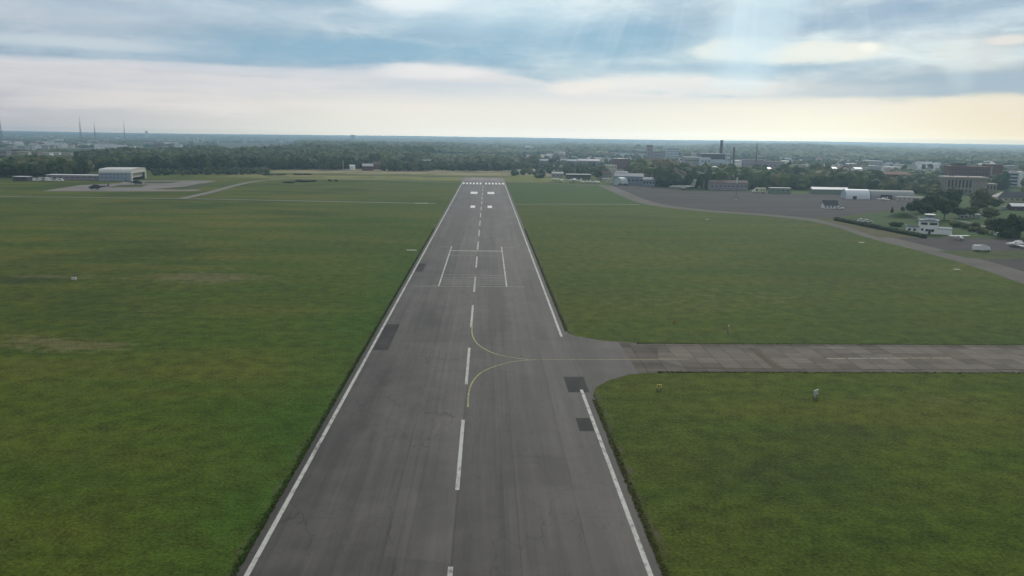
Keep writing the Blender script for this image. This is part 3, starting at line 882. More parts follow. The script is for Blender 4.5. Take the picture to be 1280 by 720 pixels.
# left hangar
def left_hangar():
    x0, y0 = -364.3, 769; L, W, H = 28.2, 45.0, 11.2
    o = empty('hangar', 'large blue-grey hangar with rounded shoulders and open right-hand end', 'hangar', (x0, y0, 0), radians(6))
    # vault profile across y
    def prof(W, H, y0=0.0):
        n = 6; pts = [(y0, 0), (y0, H-3.6)]
        for i in range(1, n+1):
            a = pi/2*i/n; pts.append((y0+3.6*(1-cos(a)), H-3.6+3.6*sin(a)))
        pts.append((y0+W/2, H+.5))
        for i in range(0, n+1):
            a = pi/2*i/n; pts.append((y0+W-3.6*(1-sin(a)), H-3.6+3.6*cos(a)))
        pts.append((y0+W, 0)); return pts
    out = prof(W, H); inn = prof(W-.8, H-.4, .4)[::-1]
    # outside skin: side walls and roof as separate parts
    side = [p for p in out if p[1] <= H-3.5]
    wallm = paint('hangar_blue_cladding', (.26,.32,.40), .6, .18, .2, ribs=.45)
    roofm = paint('hangar_pale_roof', (.60,.60,.58), .55, .12, .2, ribs=.5)
    for yy_ in (0, W-.4):
        MB().box(0, L, yy_, yy_+.4, 0, H-3.6).build('side_wall', wallm, o)
    ro = [p for p in out if p[1] > H-3.61]; ri = [p for p in inn if p[1] > H-4.01]
    MB().extrx(ro+ri, 0, L+1.2).build('roof', roofm, o)
    MB().extrx([p for p in prof(W-.82, H-.42, .41)], -.02, .3).build('end_wall', wallm, o)
    # portal frame at the open end: two legs and a deep fascia
    fr = paint('hangar_portal_cream', (.55,.54,.50), .6, .1)
    MB().box(L-.02, L+1.0, .42, 3.2, 0, H-3.6).build('portal_leg', fr, o); MB().box(L-.02, L+1.0, W-3.4, W-.42, 0, H-3.6).build('portal_leg', fr, o)
    
    fp = [(p[0], max(p[1], H-4.8)) for p in prof(W-.86, H-.45, .43)]
    MB().extrx([(.43,H-4.2)]+[p for p in prof(W-.86, H-.45, .43) if p[1] > H-4.1]+[(W-.43,H-4.2)], L-.02, L+.9).build('fascia', fr, o)
    MB().box(L-1.6, L-1.3, 3.3, W-3.5, 2.6, H-4.25).build('raised_door', paint('hangar_door_beige', (.46,.43,.36), .6, .15), o)
    me = winmesh(1.1, .9)
    for r_ in (2.4, 5.8):
        for c_ in range(7): link('window', me, o, (2.8+c_*3.55, 0, r_))
left_hangar()
house('low_annex', 'long low mauve-grey building with white roof line left of the big hangar', 'building', 90.5, 225.2, 66, 4.6, 12, -3, 'pinkgrey', 'white', 'flat', win=(1,9), ww=1.8, wh=1.2)
house('shed', 'small dark shed with flat white roof at the far left of the airfield', 'shed', 25, 226.3, 17, 3.8, 9, 0, 'dark', 'white', 'flat', win=(1,3))

# control tower
def control_tower():
    x, y = P(1160, 292.5); o = empty('control_tower', 'white two-storey control tower with glazed cab on its roof', 'control tower', (x, y, 0), radians(-24))
    w = WALLS['white']; fl_ = paint('blue_grey_felt', (.17,.22,.27), .7, .2)
    MB().box(-4.2, 4.2, 0, 7.5, 0, 6.6).build('main_block', w, o)
    MB().box(-9.8, -4.2, 1.0, 6.5, 0, 3.0).build('left_wing', w, o)
    MB().box(4.2, 10.6, .6, 7.0, 0, 2.9).build('right_wing', w, o)
    mb = MB(); mb.box(-4.8, 4.8, -.6, 8.1, 6.62, 7.0); mb.build('main_roof', fl_, o)
    mb = MB()
    for a, b_ in (((-4.7,-.5),(4.7,-.5)),((-4.7,8),(4.7,8)),((-4.7,-.5),(-4.7,8)),((4.7,-.5),(4.7,8))):
        for z in (7.5, 8.0): mb.tube((*a,z), (*b_,z), .05, n=5)
        for k_ in range(5): t = k_/4; mb.tube((a[0]+(b_[0]-a[0])*t, a[1]+(b_[1]-a[1])*t, 7.0), (a[0]+(b_[0]-a[0])*t, a[1]+(b_[1]-a[1])*t, 8.0), .05, n=5)
    mb.build('railing', paint('railing_blue', (.25,.32,.38)), o)
    MB().box(-10.1, -4.22, .7, 6.8, 3.02, 3.25).build('wing_roof', fl_, o); MB().box(4.22, 10.9, .3, 7.3, 2.92, 3.15).build('wing_roof', fl_, o)
    mb = MB(); mb.box(-10.1, -4.2, .7, .8, 3.26, 3.9); mb.box(-10.1,-10.0,.7,6.8,3.26,3.9); mb.build('parapet', paint('railing_blue', (.25,.32,.38)), o)
    # cab
    n = 8; v = lambda r, z: [(.4+r*cos(2*pi*(i+.5)/n), 4+r*sin(2*pi*(i+.5)/n), z) for i in range(n)]
    def drum(r0, z0, r1, z1, name, mat):
        MB().add(v(r0,z0)+v(r1,z1), [(i,(i+1)%n,n+(i+1)%n,n+i) for i in range(n)]+[tuple(range(n))[::-1], tuple(range(n,2*n))]).build(name, mat, o)
    drum(2.1, 7.01, 2.1, 8.0, 'cab_base', w); drum(2.0, 8.0, 2.35, 9.4, 'cab_glazing', paint('cab_glass', (.16,.20,.22), .1, .2, 1, .6)); drum(2.7, 9.4, 2.6, 9.75, 'cab_roof', ROOFS['white'])
    MB().tube((.4,4,9.75), (.4,4,12.2), .05, .02, 5).build('antenna', GLASS, o)
    for cx, cz, ww, wh in ((-2.2,4.6,3.0,1.1),(2.0,4.6,3.4,1.1),(-2.8,1.6,1.0,1.1),(-.8,1.3,1.0,1.2),(1.9,1.2,1.2,1.3)):
        MB().box(cx-ww/2, cx+ww/2, -.08, .05, cz, cz+wh).build('window', GLASS, o)
    for cx in (-8.6,-6.2): MB().box(cx-.6, cx+.6, .92, 1.05, 1.2, 2.3).build('window', GLASS, o)
    MB().box(.0, 1.1, -.07, .05, 0, 2.1).build('door', WALLS['dark'], o)
    MB().box(-.6, 1.7, -1.6, -.1, 2.35, 2.5).build('porch_canopy', fl_, o)
control_tower()

# classical stone building with pilasters
def stone_hall():
    x, y = P(1206, 242.5); o = empty('stone_hall', 'tan stone hall with tall dark windows between pilasters and flat roof', 'building', (x, y, 0), radians(-14))
    L, D, H = 36, 20, 14.0; st = WALLS['tan']
    MB().box(-L/2, L/2, 0, D, 0, H).build('wall', st, o)
    MB().box(-L/2-.9, L/2+.9, -.9, D+.9, H+.01, H+.9).build('cornice', paint('pale_stone', (.30,.265,.225)), o)
    MB().box(-L/2-.2, L/2+.2, -.2, D+.2, H+.92, H+1.5).build('roof', ROOFS['tan'], o)
    for k_ in range(8):
        xx = -L/2+2.3+k_*3.0
        MB().box(xx-.45, xx+.45, -.55, .05, .3, H-.6).build('pilaster', paint('pale_stone', (.30,.265,.225)), o)
    for k_ in range(7):
        xx = -L/2+3.8+k_*3.0
        MB().box(xx-.85, xx+.85, -.08, .1, 5.8, 12.4).build('window', GLASS, o); MB().box(xx-.85, xx+.85, -.08, .1, 1.2, 4.0).build('window', GLASS, o)
    for k_ in range(3): MB().box(L/2-.1, L/2+.08, 4+k_*5.5, 6.2+k_*5.5, 3.5, 9.5).build('window', GLASS, o)
    MB().box(L/2+.0, L/2+10, 6, D-1, 0, 9.2).build('side_wing', st, o); MB().box(L/2+.91, L/2+10.3, 5.7, D-.7, 9.21, 9.6).build('wing_roof', ROOFS['tan'], o)
    for k_ in range(3): MB().box(L/2+1.8+k_*2.8, L/2+3.2+k_*2.8, 5.92, 6.1, 4.5, 8).build('window', GLASS, o)
    for a in (-12,-9.5,3): MB().box(a, a+1.2, 8, 9.2, H+1.5, H+2.6).build('chimney', WALLS['brick'], o)
stone_hall()

# red-brick complex
def brick_complex():
    x, y = P(1222, 231); d_ = depth(x, y)
    o = empty('brick_complex', 'large dark red-brick complex with stepped roofs behind the stone hall', 'building', (x, y, 0), radians(-10))
    s_ = d_/1000; br = WALLS['brick']
    for nm, a, b_, h, dd in (('main_block', -34, 12, 20, 20), ('tower_block', 12.2, 27, 22.5, 22), ('right_wing', 27.2, 56, 15.5, 18)):
        MB().box(a*s_, b_*s_, 0, dd, 0, h).build(nm, br, o); MB().box(a*s_-.1, b_*s_+.1, -.1, dd+.1, h+.01, h+.5).build('roof', ROOFS['red' if nm == 'main_block' else 'brown'], o)
    MB().box(-28*s_, -14*s_, 4, 14, 20.51, 24).build('roof_house', WALLS['dark'], o)
    mb = MB(); lump(mb, (18*s_, 8, 23), 3.6, 2, random.Random(1), 0.0, flat=.55); mb.build('roof_dome', ROOFS['white'], o)
    MB().box(13*s_, 15*s_, -.3, .1, 2, 21).build('light_strip', WALLS['tan'], o)
    for r_ in range(4):
        for c_ in range(11): MB().box((-32+c_*4)*s_, (-30+c_*4)*s_, -.08, .05, 3+r_*4.3, 4.6+r_*4.3).build('window', GLASS, o)
    for c_ in range(7): MB().box((29+c_*3.8)*s_, (31+c_*3.8)*s_, -.08, .05, 9, 11).build('window', GLASS, o)
brick_complex()

def office():
    x, y = P(1259, 233.5); o = empty('office_block', 'white four-storey office block with dark ribbon windows at the right edge', 'office block', (x, y, 0), radians(-25))
    H = 15.5; w = WALLS['lightblue']
    MB().box(0, 9.5, 0, 14, 0, H).build('left_block', w, o); MB().box(9.52, 13.5, -1.2, 14, 0, H+.8).build('stair_tower', WALLS['white'], o); MB().box(13.52, 48, 0, 14, 0, H).build('right_block', w, o)
    MB().box(-.2, 9.5, -.2, 14.2, H+.01, H+.4).build('roof', ROOFS['palegrey'], o); MB().box(13.6, 48.2, -.2, 14.2, H+.01, H+.4).build('roof', ROOFS['palegrey'], o)
    for r_ in range(4):
        MB().box(1.0, 8.6, -.1, .05, 1.6+r_*3.6, 3.5+r_*3.6).build('ribbon_window', GLASS, o); MB().box(15, 47, -.1, .05, 1.6+r_*3.6, 3.5+r_*3.6).build('ribbon_window', GLASS, o)
    MB().box(16, 30, 4, 10, H+.41, H+3.2).build('roof_plant', ROOFS['palegrey'], o)
office()

# row along the right apron
house('green_hut', 'faded green long hut with pale roof edge beside the cream motorhome', 'hut', 975.5, 242.2, 25, 4.8, 7, -4, 'green', 'palegrey', 'flat', win=(1,4))
house('long_shelter', 'long grey-green shelter with bright white roof left of the white arch tent', 'shelter', 1037.5, 242.8, 44, 4.4, 8, -5, 'green', 'white', 'gable', 1.6)
arch('white_arch_tent', 'white arched fabric hangar with small dark door on the apron', 'hangar', 1072.5, 249.0, 29, 7.6, 15, -8, paint('white_fabric', (.62,.66,.72), .5, .06), 'x', paint('blue_fabric_end', (.42,.50,.60), .6, .1), (-2.6, 3.0, 2.4))
arch('grey_arch_hangar', 'long low grey arched hangar with dark open bays right of the white tent', 'hangar', 1116, 249.0, 52, 6.8, 17, -10, paint('grey_fabric_vault', (.27,.28,.28), .7, .2, .3), 'x', WALLS['dark'], (-5, 9, 3.4))
house('low_white_hut', 'low white-walled hut in front of the grey arched hangar', 'hut', 1139, 251.0, 33, 2.6, 4, -8, 'cream', 'palegrey', 'flat', win=(1,6), ww=.9, wh=1)
house('black_roof_cabin', 'white cabin with steep black roof alone on the apron', 'cabin', 1038.5, 260.8, 17, 2.7, 6.5, -8, 'white', 'dark', 'gable', 2.9, (1,4), .9, 1.3)
house('dark_roof_house', 'house with broad dark hipped roof near the right edge', 'house', 1268, 252.5, 40, 3.4, 13, -12, 'cream', 'dark', 'hip', 4.5, (1,6))
house('white_roof_store', 'low store with bright white roof at the right edge', 'store', 1286, 263.5, 40, 3.2, 8, -12, 'dark', 'white', 'gable', 1.6, (1,4))
house('red_hall', 'long red-walled hall with pink-grey roof and pale pillars above the trees', 'hall', 1115, 234.5, 40, 13.5, 16, -8, 'brick', 'red', 'gable', 2.6, (2,8), 1.6, 2.6)
house('red_hall_annex', 'second smaller red-roofed building left of the long red hall', 'building', 1081, 231.0, 30, 11.5, 13, -8, 'brick', 'tan', 'gable', 2, (2,5))
house('garden_cabin', 'small grey garden cabin right of the control tower', 'cabin', 1205, 273.5, 9, 2.2, 4, -15, 'grey', 'palegrey', 'gable', 1.0, (1,2))
house('garden_cabin', 'tiny white-roofed shed beside the garden drive', 'cabin', 1221, 272.5, 7, 2, 3, -15, 'grey', 'white', 'flat')
house('brick_wall_building', 'long low mauve-brown building half hidden behind the floodlight mast', 'building', 911, 238.0, 47, 7.0, 10, -2, 'pinkgrey', 'brown', 'gable', 2.2, (1,9))
# blue-grey shed row and the pale arch
house('blue_shed', 'long blue-grey shed with stepped roofs beside the pale arched shelter', 'shed', 786, 231.0, 36, 8.6, 16, -6, 'bluegrey', 'blue', 'gable', 2.6, (1,7), 2.2, 1.6)
house('blue_shed', 'blue-grey end building with white-framed bays right of the long shed', 'shed', 811, 232.8, 15, 6.6, 12, -12, 'bluegrey', 'blue', 'gable', 2, (1,4), 1.8, 2)
house('blue_shed', 'small blue-roofed shed above the pale arched shelter', 'shed', 778, 226.8, 18, 9.5, 10, -6, 'bluegrey', 'blue', 'gable', 1.5, (1,2))
arch('pale_arch_shelter', 'pale greenish arched shelter at the left end of the shed row', 'shelter', 772, 231.4, 12, 7.6, 12, -42, paint('pale_green_fabric', (.50,.60,.60), .6, .1), 'y', paint('pale_green_fabric_end', (.42,.52,.52), .6, .1))
# allotment side
house('white_roof_hall', 'long dark building with thin bright white roof line left of the shed row', 'building', 723, 224.0, 30, 5.2, 10, 0, 'dark', 'white', 'flat', win=(1,6))
house('white_roof_hall', 'short pale-roofed shed left of the long white-roofed building', 'building', 697, 222.0, 14, 5, 8, 0, 'grey', 'palegrey', 'gable', 1.6, (1,3))
house('farm_house', 'grey gabled house right of the dark conifer-like tree', 'house', 758, 224.6, 13, 6, 10, 10, 'grey', 'brown', 'gable', 3.5, (1,3))
house('farm_house', 'low cream outbuilding below the grey gabled house', 'house', 759, 226.4, 11, 2.6, 6, 0, 'cream', 'palegrey', 'flat')
house('long_warehouse', 'long grey warehouse roof in the town right of the runway end', 'warehouse', 712, 205.5, 74, 6.0, 50, -3, 'bluegrey', 'blue', 'gable', 2.5, (1,12), 3, 2)
house('long_warehouse', 'mauve warehouse right of the long grey warehouse roof', 'warehouse', 736, 208.0, 26, 9, 26, -3, 'pinkgrey', 'grey', 'gable', 3, (1,6))
house('brick_block', 'pinkish brick block among trees above the shed row', 'building', 777, 210.8, 20, 15, 16, 5, 'brick', 'palegrey', 'flat', win=(2,5))
house('pale_block', 'pale block with light roof above the grey gabled house', 'building', 764, 216, 14, 10, 14, 5, 'cream', 'palegrey', 'flat', win=(2,4))
house('white_house', 'bright white house with dark windows at the left end of the dirt strip', 'house', 440, 212.6, 6, 5, 7, 0, 'white', 'white', 'gable', 2)
house('farmstead', 'dark farmhouse with light roof panels beyond the ochre strip', 'house', 460, 213.2, 13, 6, 10, 12, 'brick', 'palegrey', 'gable', 3, (1,3))
house('farmstead', 'second farmhouse with brown roof right of the light-roofed one', 'house', 470, 211.8, 10, 7, 10, -10, 'brick', 'brown', 'gable', 3.5, (1,3))
house('farmstead', 'grey-roofed house half hidden by trees left of the bright white house', 'house', 404, 210.3, 9, 7, 10, 15, 'grey', 'palegrey', 'gable', 4, (1,2))
house('farmstead', 'pale gabled house left of the half-hidden grey-roofed house', 'house', 391, 208.5, 7, 9, 9, -20, 'cream', 'palegrey', 'gabley', 4)
house('cottage', 'pink-brick cottage behind the hedge beyond the runway end', 'house', 534, 209.8, 12, 8, 10, 8, 'brick', 'grey', 'gable', 4, (1,3))
house('cottage', 'white cottage at the left end of the hedge row', 'house', 521, 209.5, 6, 8, 8, -10, 'white', 'brown', 'gabley', 4)
house('cottage', 'dark-roofed row of houses above the hedge beyond the runway end', 'house', 570, 208.4, 24, 8, 10, 3, 'grey', 'blue', 'gable', 4, (1,6))

# factory with its stacks
def big_hall():
    x, y = P(892, 213.5, True); o = empty('factory_hall', 'big factory hall with dark upper roof and pale wall band', 'factory', (x, y, hf(x, y)), radians(-4))
    MB().box(-16, 16, 0, 28, 0, 12).build('lower_wall', WALLS['grey'], o); MB().box(-16.2, 16.2, -.2, 28, 12.01, 17).build('pale_wall_band', WALLS['lightblue'], o)
    MB().box(-16.0, 16.0, .5, 27, 17.01, 18.6).build('window_band', GLASS, o); MB().box(-17.5, 15.5, 2, 26, 18.61, 25).build('upper_block', ROOFS['dark'], o); MB().box(-17.6, 15.6, 1.8, 26.2, 25.01, 25.6).build('roof', ROOFS['palegrey'], o)
    for k_ in range(7): MB().box(-14+k_*4, -11.6+k_*4, -.08, .05, 4, 8).build('window', GLASS, o)
    for k_ in range(3): MB().tube((-9+k_*8, 14, 25.6), (-9+k_*8, 14, 28), .8, .8, 8).build('roof_vent', ROOFS['palegrey'], o)
big_hall()
house('factory_hall', 'light steel end tower of the big factory hall', 'factory', 908.5, 213.5, 6, 26, 20, -4, 'lightblue', 'palegrey', 'flat', win=(4,2), ww=1.5, wh=2)
house('factory_hall', 'square glass-fronted factory block left of the big hall', 'factory', 881.5, 213.8, 12, 19, 20, -4, 'lightblue', 'white', 'flat', win=(2,3), ww=2.2, wh=2.4)
house('factory_hall', 'long two-tier grey factory wing at the left', 'factory', 866, 213.0, 20, 19.5, 25, -4, 'grey', 'palegrey', 'flat', win=(2,7), ww=2, wh=2)
house('factory_hall', 'low pale factory shed behind the trees of the apron', 'factory', 884, 221.5, 26, 12.5, 20, -4, 'grey', 'white', 'flat', win=(1,8), ww=2, wh=2)
house('factory_hall', 'wide low factory shed with bright roof line right of the hall', 'factory', 913, 219.0, 30, 9.5, 30, -4, 'grey', 'white', 'flat', win=(1,7))
house('factory_hall', 'white stepped building right of the second stack', 'factory', 921.5, 213.0, 9, 15, 20, -4, 'white', 'white', 'flat', win=(3,3))
house('factory_hall', 'dark brown factory block between the stack and the thin mast', 'factory', 944, 211.5, 34, 14.5, 24, -4, 'pinkgrey', 'brown', 'flat', win=(1,8), ww=2.4, wh=2)
house('factory_hall', 'mauve factory block right of the thin mast', 'factory', 968, 212.5, 24, 13, 24, -4, 'pinkgrey', 'brown', 'flat', win=(1,5), ww=2.4, wh=2)
house('factory_hall', 'factory building with glaring pale roof behind the apron trees', 'factory', 953, 219.5, 24, 8, 26, -4, 'cream', 'white', 'gable', 2.5)
house('tower_block', 'hazy tall block of flats with white bands', 'tower block', 840.5, 203.5, 15, 29, 14, 0, 'lightblue', 'palegrey', 'flat', win=(6,6), ww=2, wh=1.8)
house('tower_block', 'hazy narrow tower with dark cap above the green trees', 'tower block', 812, 203.0, 7, 34, 12, 0, 'pinkgrey', 'dark', 'flat', win=(5,2), ww=2, wh=1.8)
house('tower_block', 'small pale tower with a lift house above the factory wing', 'tower block', 867.5, 203.5, 5, 27, 10, 0, 'cream', 'palegrey', 'flat', win=(3,2), ww=2, wh=2.4)
house('tower_block', 'hazy mauve slab between the two distant towers', 'tower block', 824, 203.5, 14, 22, 14, 0, 'pinkgrey', 'brown', 'flat', win=(4,5), ww=2, wh=1.8)
def stack(px, py, toppx, topy, r0, r1, label, name='chimney_stack', col=(.085,.08,.085)):
    x, y = P(px, py, True); z = hf(x, y); d_ = ray(toppx, topy); t = hypot(x, y)/hypot(d_.x, d_.y); zt = CAMH+d_.z*t
    o = empty(name, label, 'chimney' if 'stack' in name else 'mast', (x, y, z)); h = zt-z
    m_ = paint('sooty_brick' if col[0] < .1 else 'pale_shaft', col, .8, .25, .3)
    MB().tube((0,0,0), (0,0,h-1.2), r0, r1, 16).build('shaft', m_, o); MB().tube((0,0,h-1.2), (0,0,h), r1*1.18, r1*1.18, 16).build('rim', m_, o)
    return o
stack(900, 213.0, 900.5, 175.2, 2.5, 2.0, 'tallest dark factory stack reaching above the horizon')
stack(916, 215, 916.8, 184.3, 1.7, 1.3, 'shorter dark factory stack right of the tallest one')
stack(944, 216, 945.5, 180.3, .75, .6, 'thin dark steel stack standing apart on the right', 'chimney_stack')
stack(144.5, 200, 144.5, 184.5, .9, .7, 'thin white pole rising above the left wood', 'mast', (.6,.6,.6))
stack(429, 212.5, 429, 200.5, .35, .3, 'slim pale pole in front of the wood left of the runway end', 'mast', (.5,.5,.5))
stack(851, 233, 851.5, 212, .22, .16, 'pale pole among the trees behind the grey jet', 'mast', (.5,.5,.5))
stack(879.5, 236.5, 879.5, 225.5, .14, .10, 'short pale lamp pole right of the grey jet', 'mast', (.5,.5,.5))
stack(183.5, 172.5, 183.5, 163.5, 14, 9, 'squat cooling stack on the left horizon', 'chimney_stack', (.2,.2,.2))

def lattice(px, dist, topy, label, wbase=9):
    az = atan2(ray(px, 200).x, ray(px, 200).y); x, y = dist*sin(az), dist*cos(az); z = hf(x, y)
    d_ = ray(px, topy); zt = CAMH+d_.z*dist/hypot(d_.x, d_.y); h = zt-z
    o = empty('lattice_mast', label, 'mast', (x, y, z)); n = 9; mb = MB()
    wd = lambda t: wbase*.6*(1-t)**1.3*.5+.45
    for j in range(n):
        t0, t1 = j/n*.8, (j+1)/n*.8
        for sx, sy in ((-1,-1),(1,-1),(1,1),(-1,1)):
            mb.tube((sx*wd(t0), sy*wd(t0), h*t0), (sx*wd(t1), sy*wd(t1), h*t1), .22, .2, 4)
        for (ax, ay), (bx, by) in (((-1,-1),(1,-1)),((1,-1),(1,1)),((1,1),(-1,1)),((-1,1),(-1,-1))):
            mb.tube((ax*wd(t0), ay*wd(t0), h*t0), (bx*wd(t1), by*wd(t1), h*t1), .2, .2, 4)
    mb.build('lattice', paint('mast_steel', (.16,.13,.13), .7), o)
    MB().tube((0,0,h*.78), (0,0,h), .6, .4, 6).build('antenna', paint('mast_steel', (.16,.13,.13), .7), o)
    MB().tube((0,0,h*.52), (0,0,h*.54), wd(.5)*1.6, wd(.5)*1.6, 10).build('platform', paint('mast_steel', (.16,.13,.13), .7), o)
lattice(5, 2700, 149.5, 'lattice mast at the far left edge of the horizon', 8)
lattice(103.5, 2900, 146, 'tallest lattice mast on the left horizon')
lattice(121.3, 3100, 152.5, 'shorter lattice mast right of the tallest one', 6)
lattice(158, 3600, 151.5, 'faint slender mast right of the lattice pair', 5)

def farblock(px, top, wpx, dist, label, wall='white', depth_=14):
    az = atan2(ray(px, 200).x, ray(px, 200).y); x, y = dist*sin(az), dist*cos(az); z = hf(x, y)
    d_ = ray(px, top); zt = CAMH+d_.z*dist/hypot(d_.x, d_.y); h = max(12, zt-z); L = wpx*dist/1000
    o = empty('tower_block', label, 'tower block', (x, y, z), -az)
    MB().box(-L/2, L/2, 0, depth_, 0, h).build('wall', WALLS[wall], o); MB().box(-L/2-.3, L/2+.3, -.3, depth_+.3, h+.01, h+1).build('roof', ROOFS['palegrey'], o)
    me = winmesh(round(L*.7, 1), 1.6)
    for k_ in range(int(h/6)): link('window_band', me, o, (0, 0, 3+k_*6))
for i, (px, top, w, wl) in enumerate(((235.5,168.5,3,'white'),(244.5,172,2.2,'white'),(248.5,170,2.2,'white'),(255.5,170,2.4,'white'),(264.5,172,2,'lightblue'),(274,173.5,2,'lightblue'),(306,174,2,'lightblue'),(309,174,2,'lightblue'))):
    farblock(px, top, w, 4300, ('leftmost and brightest' if i == 0 else ['','second','third','fourth','fifth','sixth','seventh','eighth'][i])+' slim white tower block counted from the left on the hazy slope', wl)
farblock(441.5, 168.8, 5, 6000, 'hazy dark tower block rising on the horizon left of the runway end', 'pinkgrey', 20)
farblock(201, 174, 8, 4200, 'hazy wide pale block on the left slope', 'lightblue', 20)

# bigger buildings of the left town
for (px, py, w, h, wl, rf, lab) in (
 (19,198.5,10,11,'tan','palegrey','tan apartment block left of the banded cream block'),
 (29,199.0,14,12,'cream','tan','cream apartment block with dark bands in the left town'),
 (44,199.5,8,12,'tan','brown','brown gable end right of the banded cream block'),
 (56,197.5,12,9,'white','palegrey','white-roofed terrace in the left town'),
 (68,196.5,12,8,'white','palegrey','second white terrace right of the first in the left town'),
 (83,198.0,12,9,'cream','tan','cream block at the right end of the left town'),
 (4,199.5,9,14,'pinkgrey','dark','mauve block at the left picture edge'),
 (12,188,8,10,'grey','white','far shed with pale roof at the left edge'),
 (26,187,9,10,'grey','white','far shed with bright white flat roof'),
 (25,191,14,8,'grey','palegrey','long grey roof below the bright white one'),
 (49,186.5,8,12,'white','white','domed white-roofed hall in the left town'),
 (62,186,10,10,'grey','palegrey','grey-roofed hall right of the domed white one')):
    house('town_block', lab, 'building', px, py, w, h, 14, 0, wl, rf, 'flat', win=(3,6) if w > 9 else (2,3), ww=2.2, wh=1.5)
for (px, py, w, h, wl, rf, lab) in (
 (1017.5,219,18,10,'grey','white','shed with a long bright white roof left of the red annex'),
 (1092,209.5,22,12,'grey','white','hazy factory with long white roof on the far slope'),
 (1041,219,10,9,'grey','white','small white-roofed shed right of the long white roof'),
 (1073,220.5,9,10,'white','white','bright white roof above the red annex'),
 (982,212,7,14,'white','white','white roof right of the mauve factory'),
 (1003,227,9,6,'grey','palegrey','pale roof among the trees behind the apron'),
 (1147,240,12,5,'white','white','group of bright sheds left of the stone hall'),
 (1160,242.5,9,4,'grey','white','low white-roofed sheds beside the stone hall'),
 (888,226,9,13,'grey','white','bright white roof patch among the trees below the factory'),
 (901,224,5,13,'grey','white','small bright roof spot right of the white patch'),
 (1264,222,14,16,'grey','palegrey','grey hall behind the white office block'),
 (1230,213,14,10,'cream','palegrey','pale hall behind the brick complex'),
 (641,221,1,2,'grey','grey','')):
    if lab: house('town_hall', lab, 'building', px, py, w, h, 16, -4, wl, rf, 'gable' if h < 11 else 'flat', 2, win=(1,4), ww=1.8, wh=1.5)

# small houses of the town: templates copied
def house_template(wl, rf, kind, L=11, D=9, h=5.5, rh=3.2):
    o = empty('town_house', '', 'house', (0,0,-50)); mb = MB(); body(mb, L, D, h, kind, rh); mb.build('wall', WALLS[wl], o)
    mb = MB(); roof(mb, L, D, h, kind, rh); rr = mb.build('roof', ROOFS[rf], o); MB().box(1, 1.8, D/2-.4, D/2+.4, h+1, h+rh+.8).build('chimney', WALLS['brick'], rr)
    me = winmesh(1.2, 1.4)
    for xx in (-3.4, -.2, 3.2): link('window', me, o, (xx, 0, 1.6))
    return o
TPL = [(house_template('white','grey','gable'), 'white', 'grey'), (house_template('cream','red','gabley'), 'cream', 'red'), (house_template('brick','brown','gable', 13), 'red-brick', 'brown'),
       (house_template('grey','palegrey','flat', 22, 14, 6.5), 'grey', 'flat pale'), (house_template('cream','dark','hip', 12, 11), 'cream', 'dark hipped'), (house_template('white','white','flat', 26, 12, 7), 'white', 'flat white')]
USED = set()
REG = [
 ([(-60,188),(230,187),(230,172.5),(-60,170.5)], 110, 'in the hazy town on the left slope', 1.7),
 ([(95,199),(180,198),(180,192),(95,192)], 8, 'among the trees behind the left hangar', 1.2),
 ([(325,186),(480,186),(480,178),(325,177)], 12, 'among the distant woods left of the runway end', 1.7),
 ([(540,208.5),(640,208.5),(640,201),(545,201)], 14, 'behind the hedge beyond the runway end', .8),
 ([(560,190),(720,191),(720,184),(560,183)], 24, 'on the far slope beyond the ochre field', 1.6),
 ([(640,218),(690,218),(745,214),(745,210),(640,208)], 44, 'in the allotments right of the runway end', .55),
 ([(690,204),(860,207),(860,193),(690,190)], 64, 'in the town right of the runway', 1.1),
 ([(965,213),(1200,216),(1200,204),(965,200)], 84, 'in the town beyond the apron trees', .9),
 ([(1150,206),(1400,210),(1400,200),(1150,197)], 26, 'on the slope beyond the brick complex', 1.1)]
for ri, (pxp, n, where, sc_) in enumerate(REG):
    rnd = random.Random(60+ri); xs = [p[0] for p in pxp]; ys = [p[1] for p in pxp]; k_ = 0
    while k_ < n:
        px, py = rnd.uniform(min(xs), max(xs)), rnd.uniform(min(ys), max(ys))
        if not inpoly(px, py, pxp): continue
        k_ += 1
        ti = rnd.randrange(6); t, wn, rn = TPL[ti]
        if ti not in USED: o = t; USED.add(ti)
        else: o = copy_tree(t)
        x, y = P(px, py, True)
        o.location = (x, y, hf(x, y)-.3); o.rotation_euler.z = rnd.uniform(-.6, .6)+(pi/2 if rnd.random() < .3 else 0)
        s_ = sc_*rnd.uniform(.75, 1.2); o.scale = (s_, s_, s_)
        o['label'] = 'small %s house with %s roof %s' % (wn, rn, where); o['group'] = 'small houses '+where+' ('+wn+')'

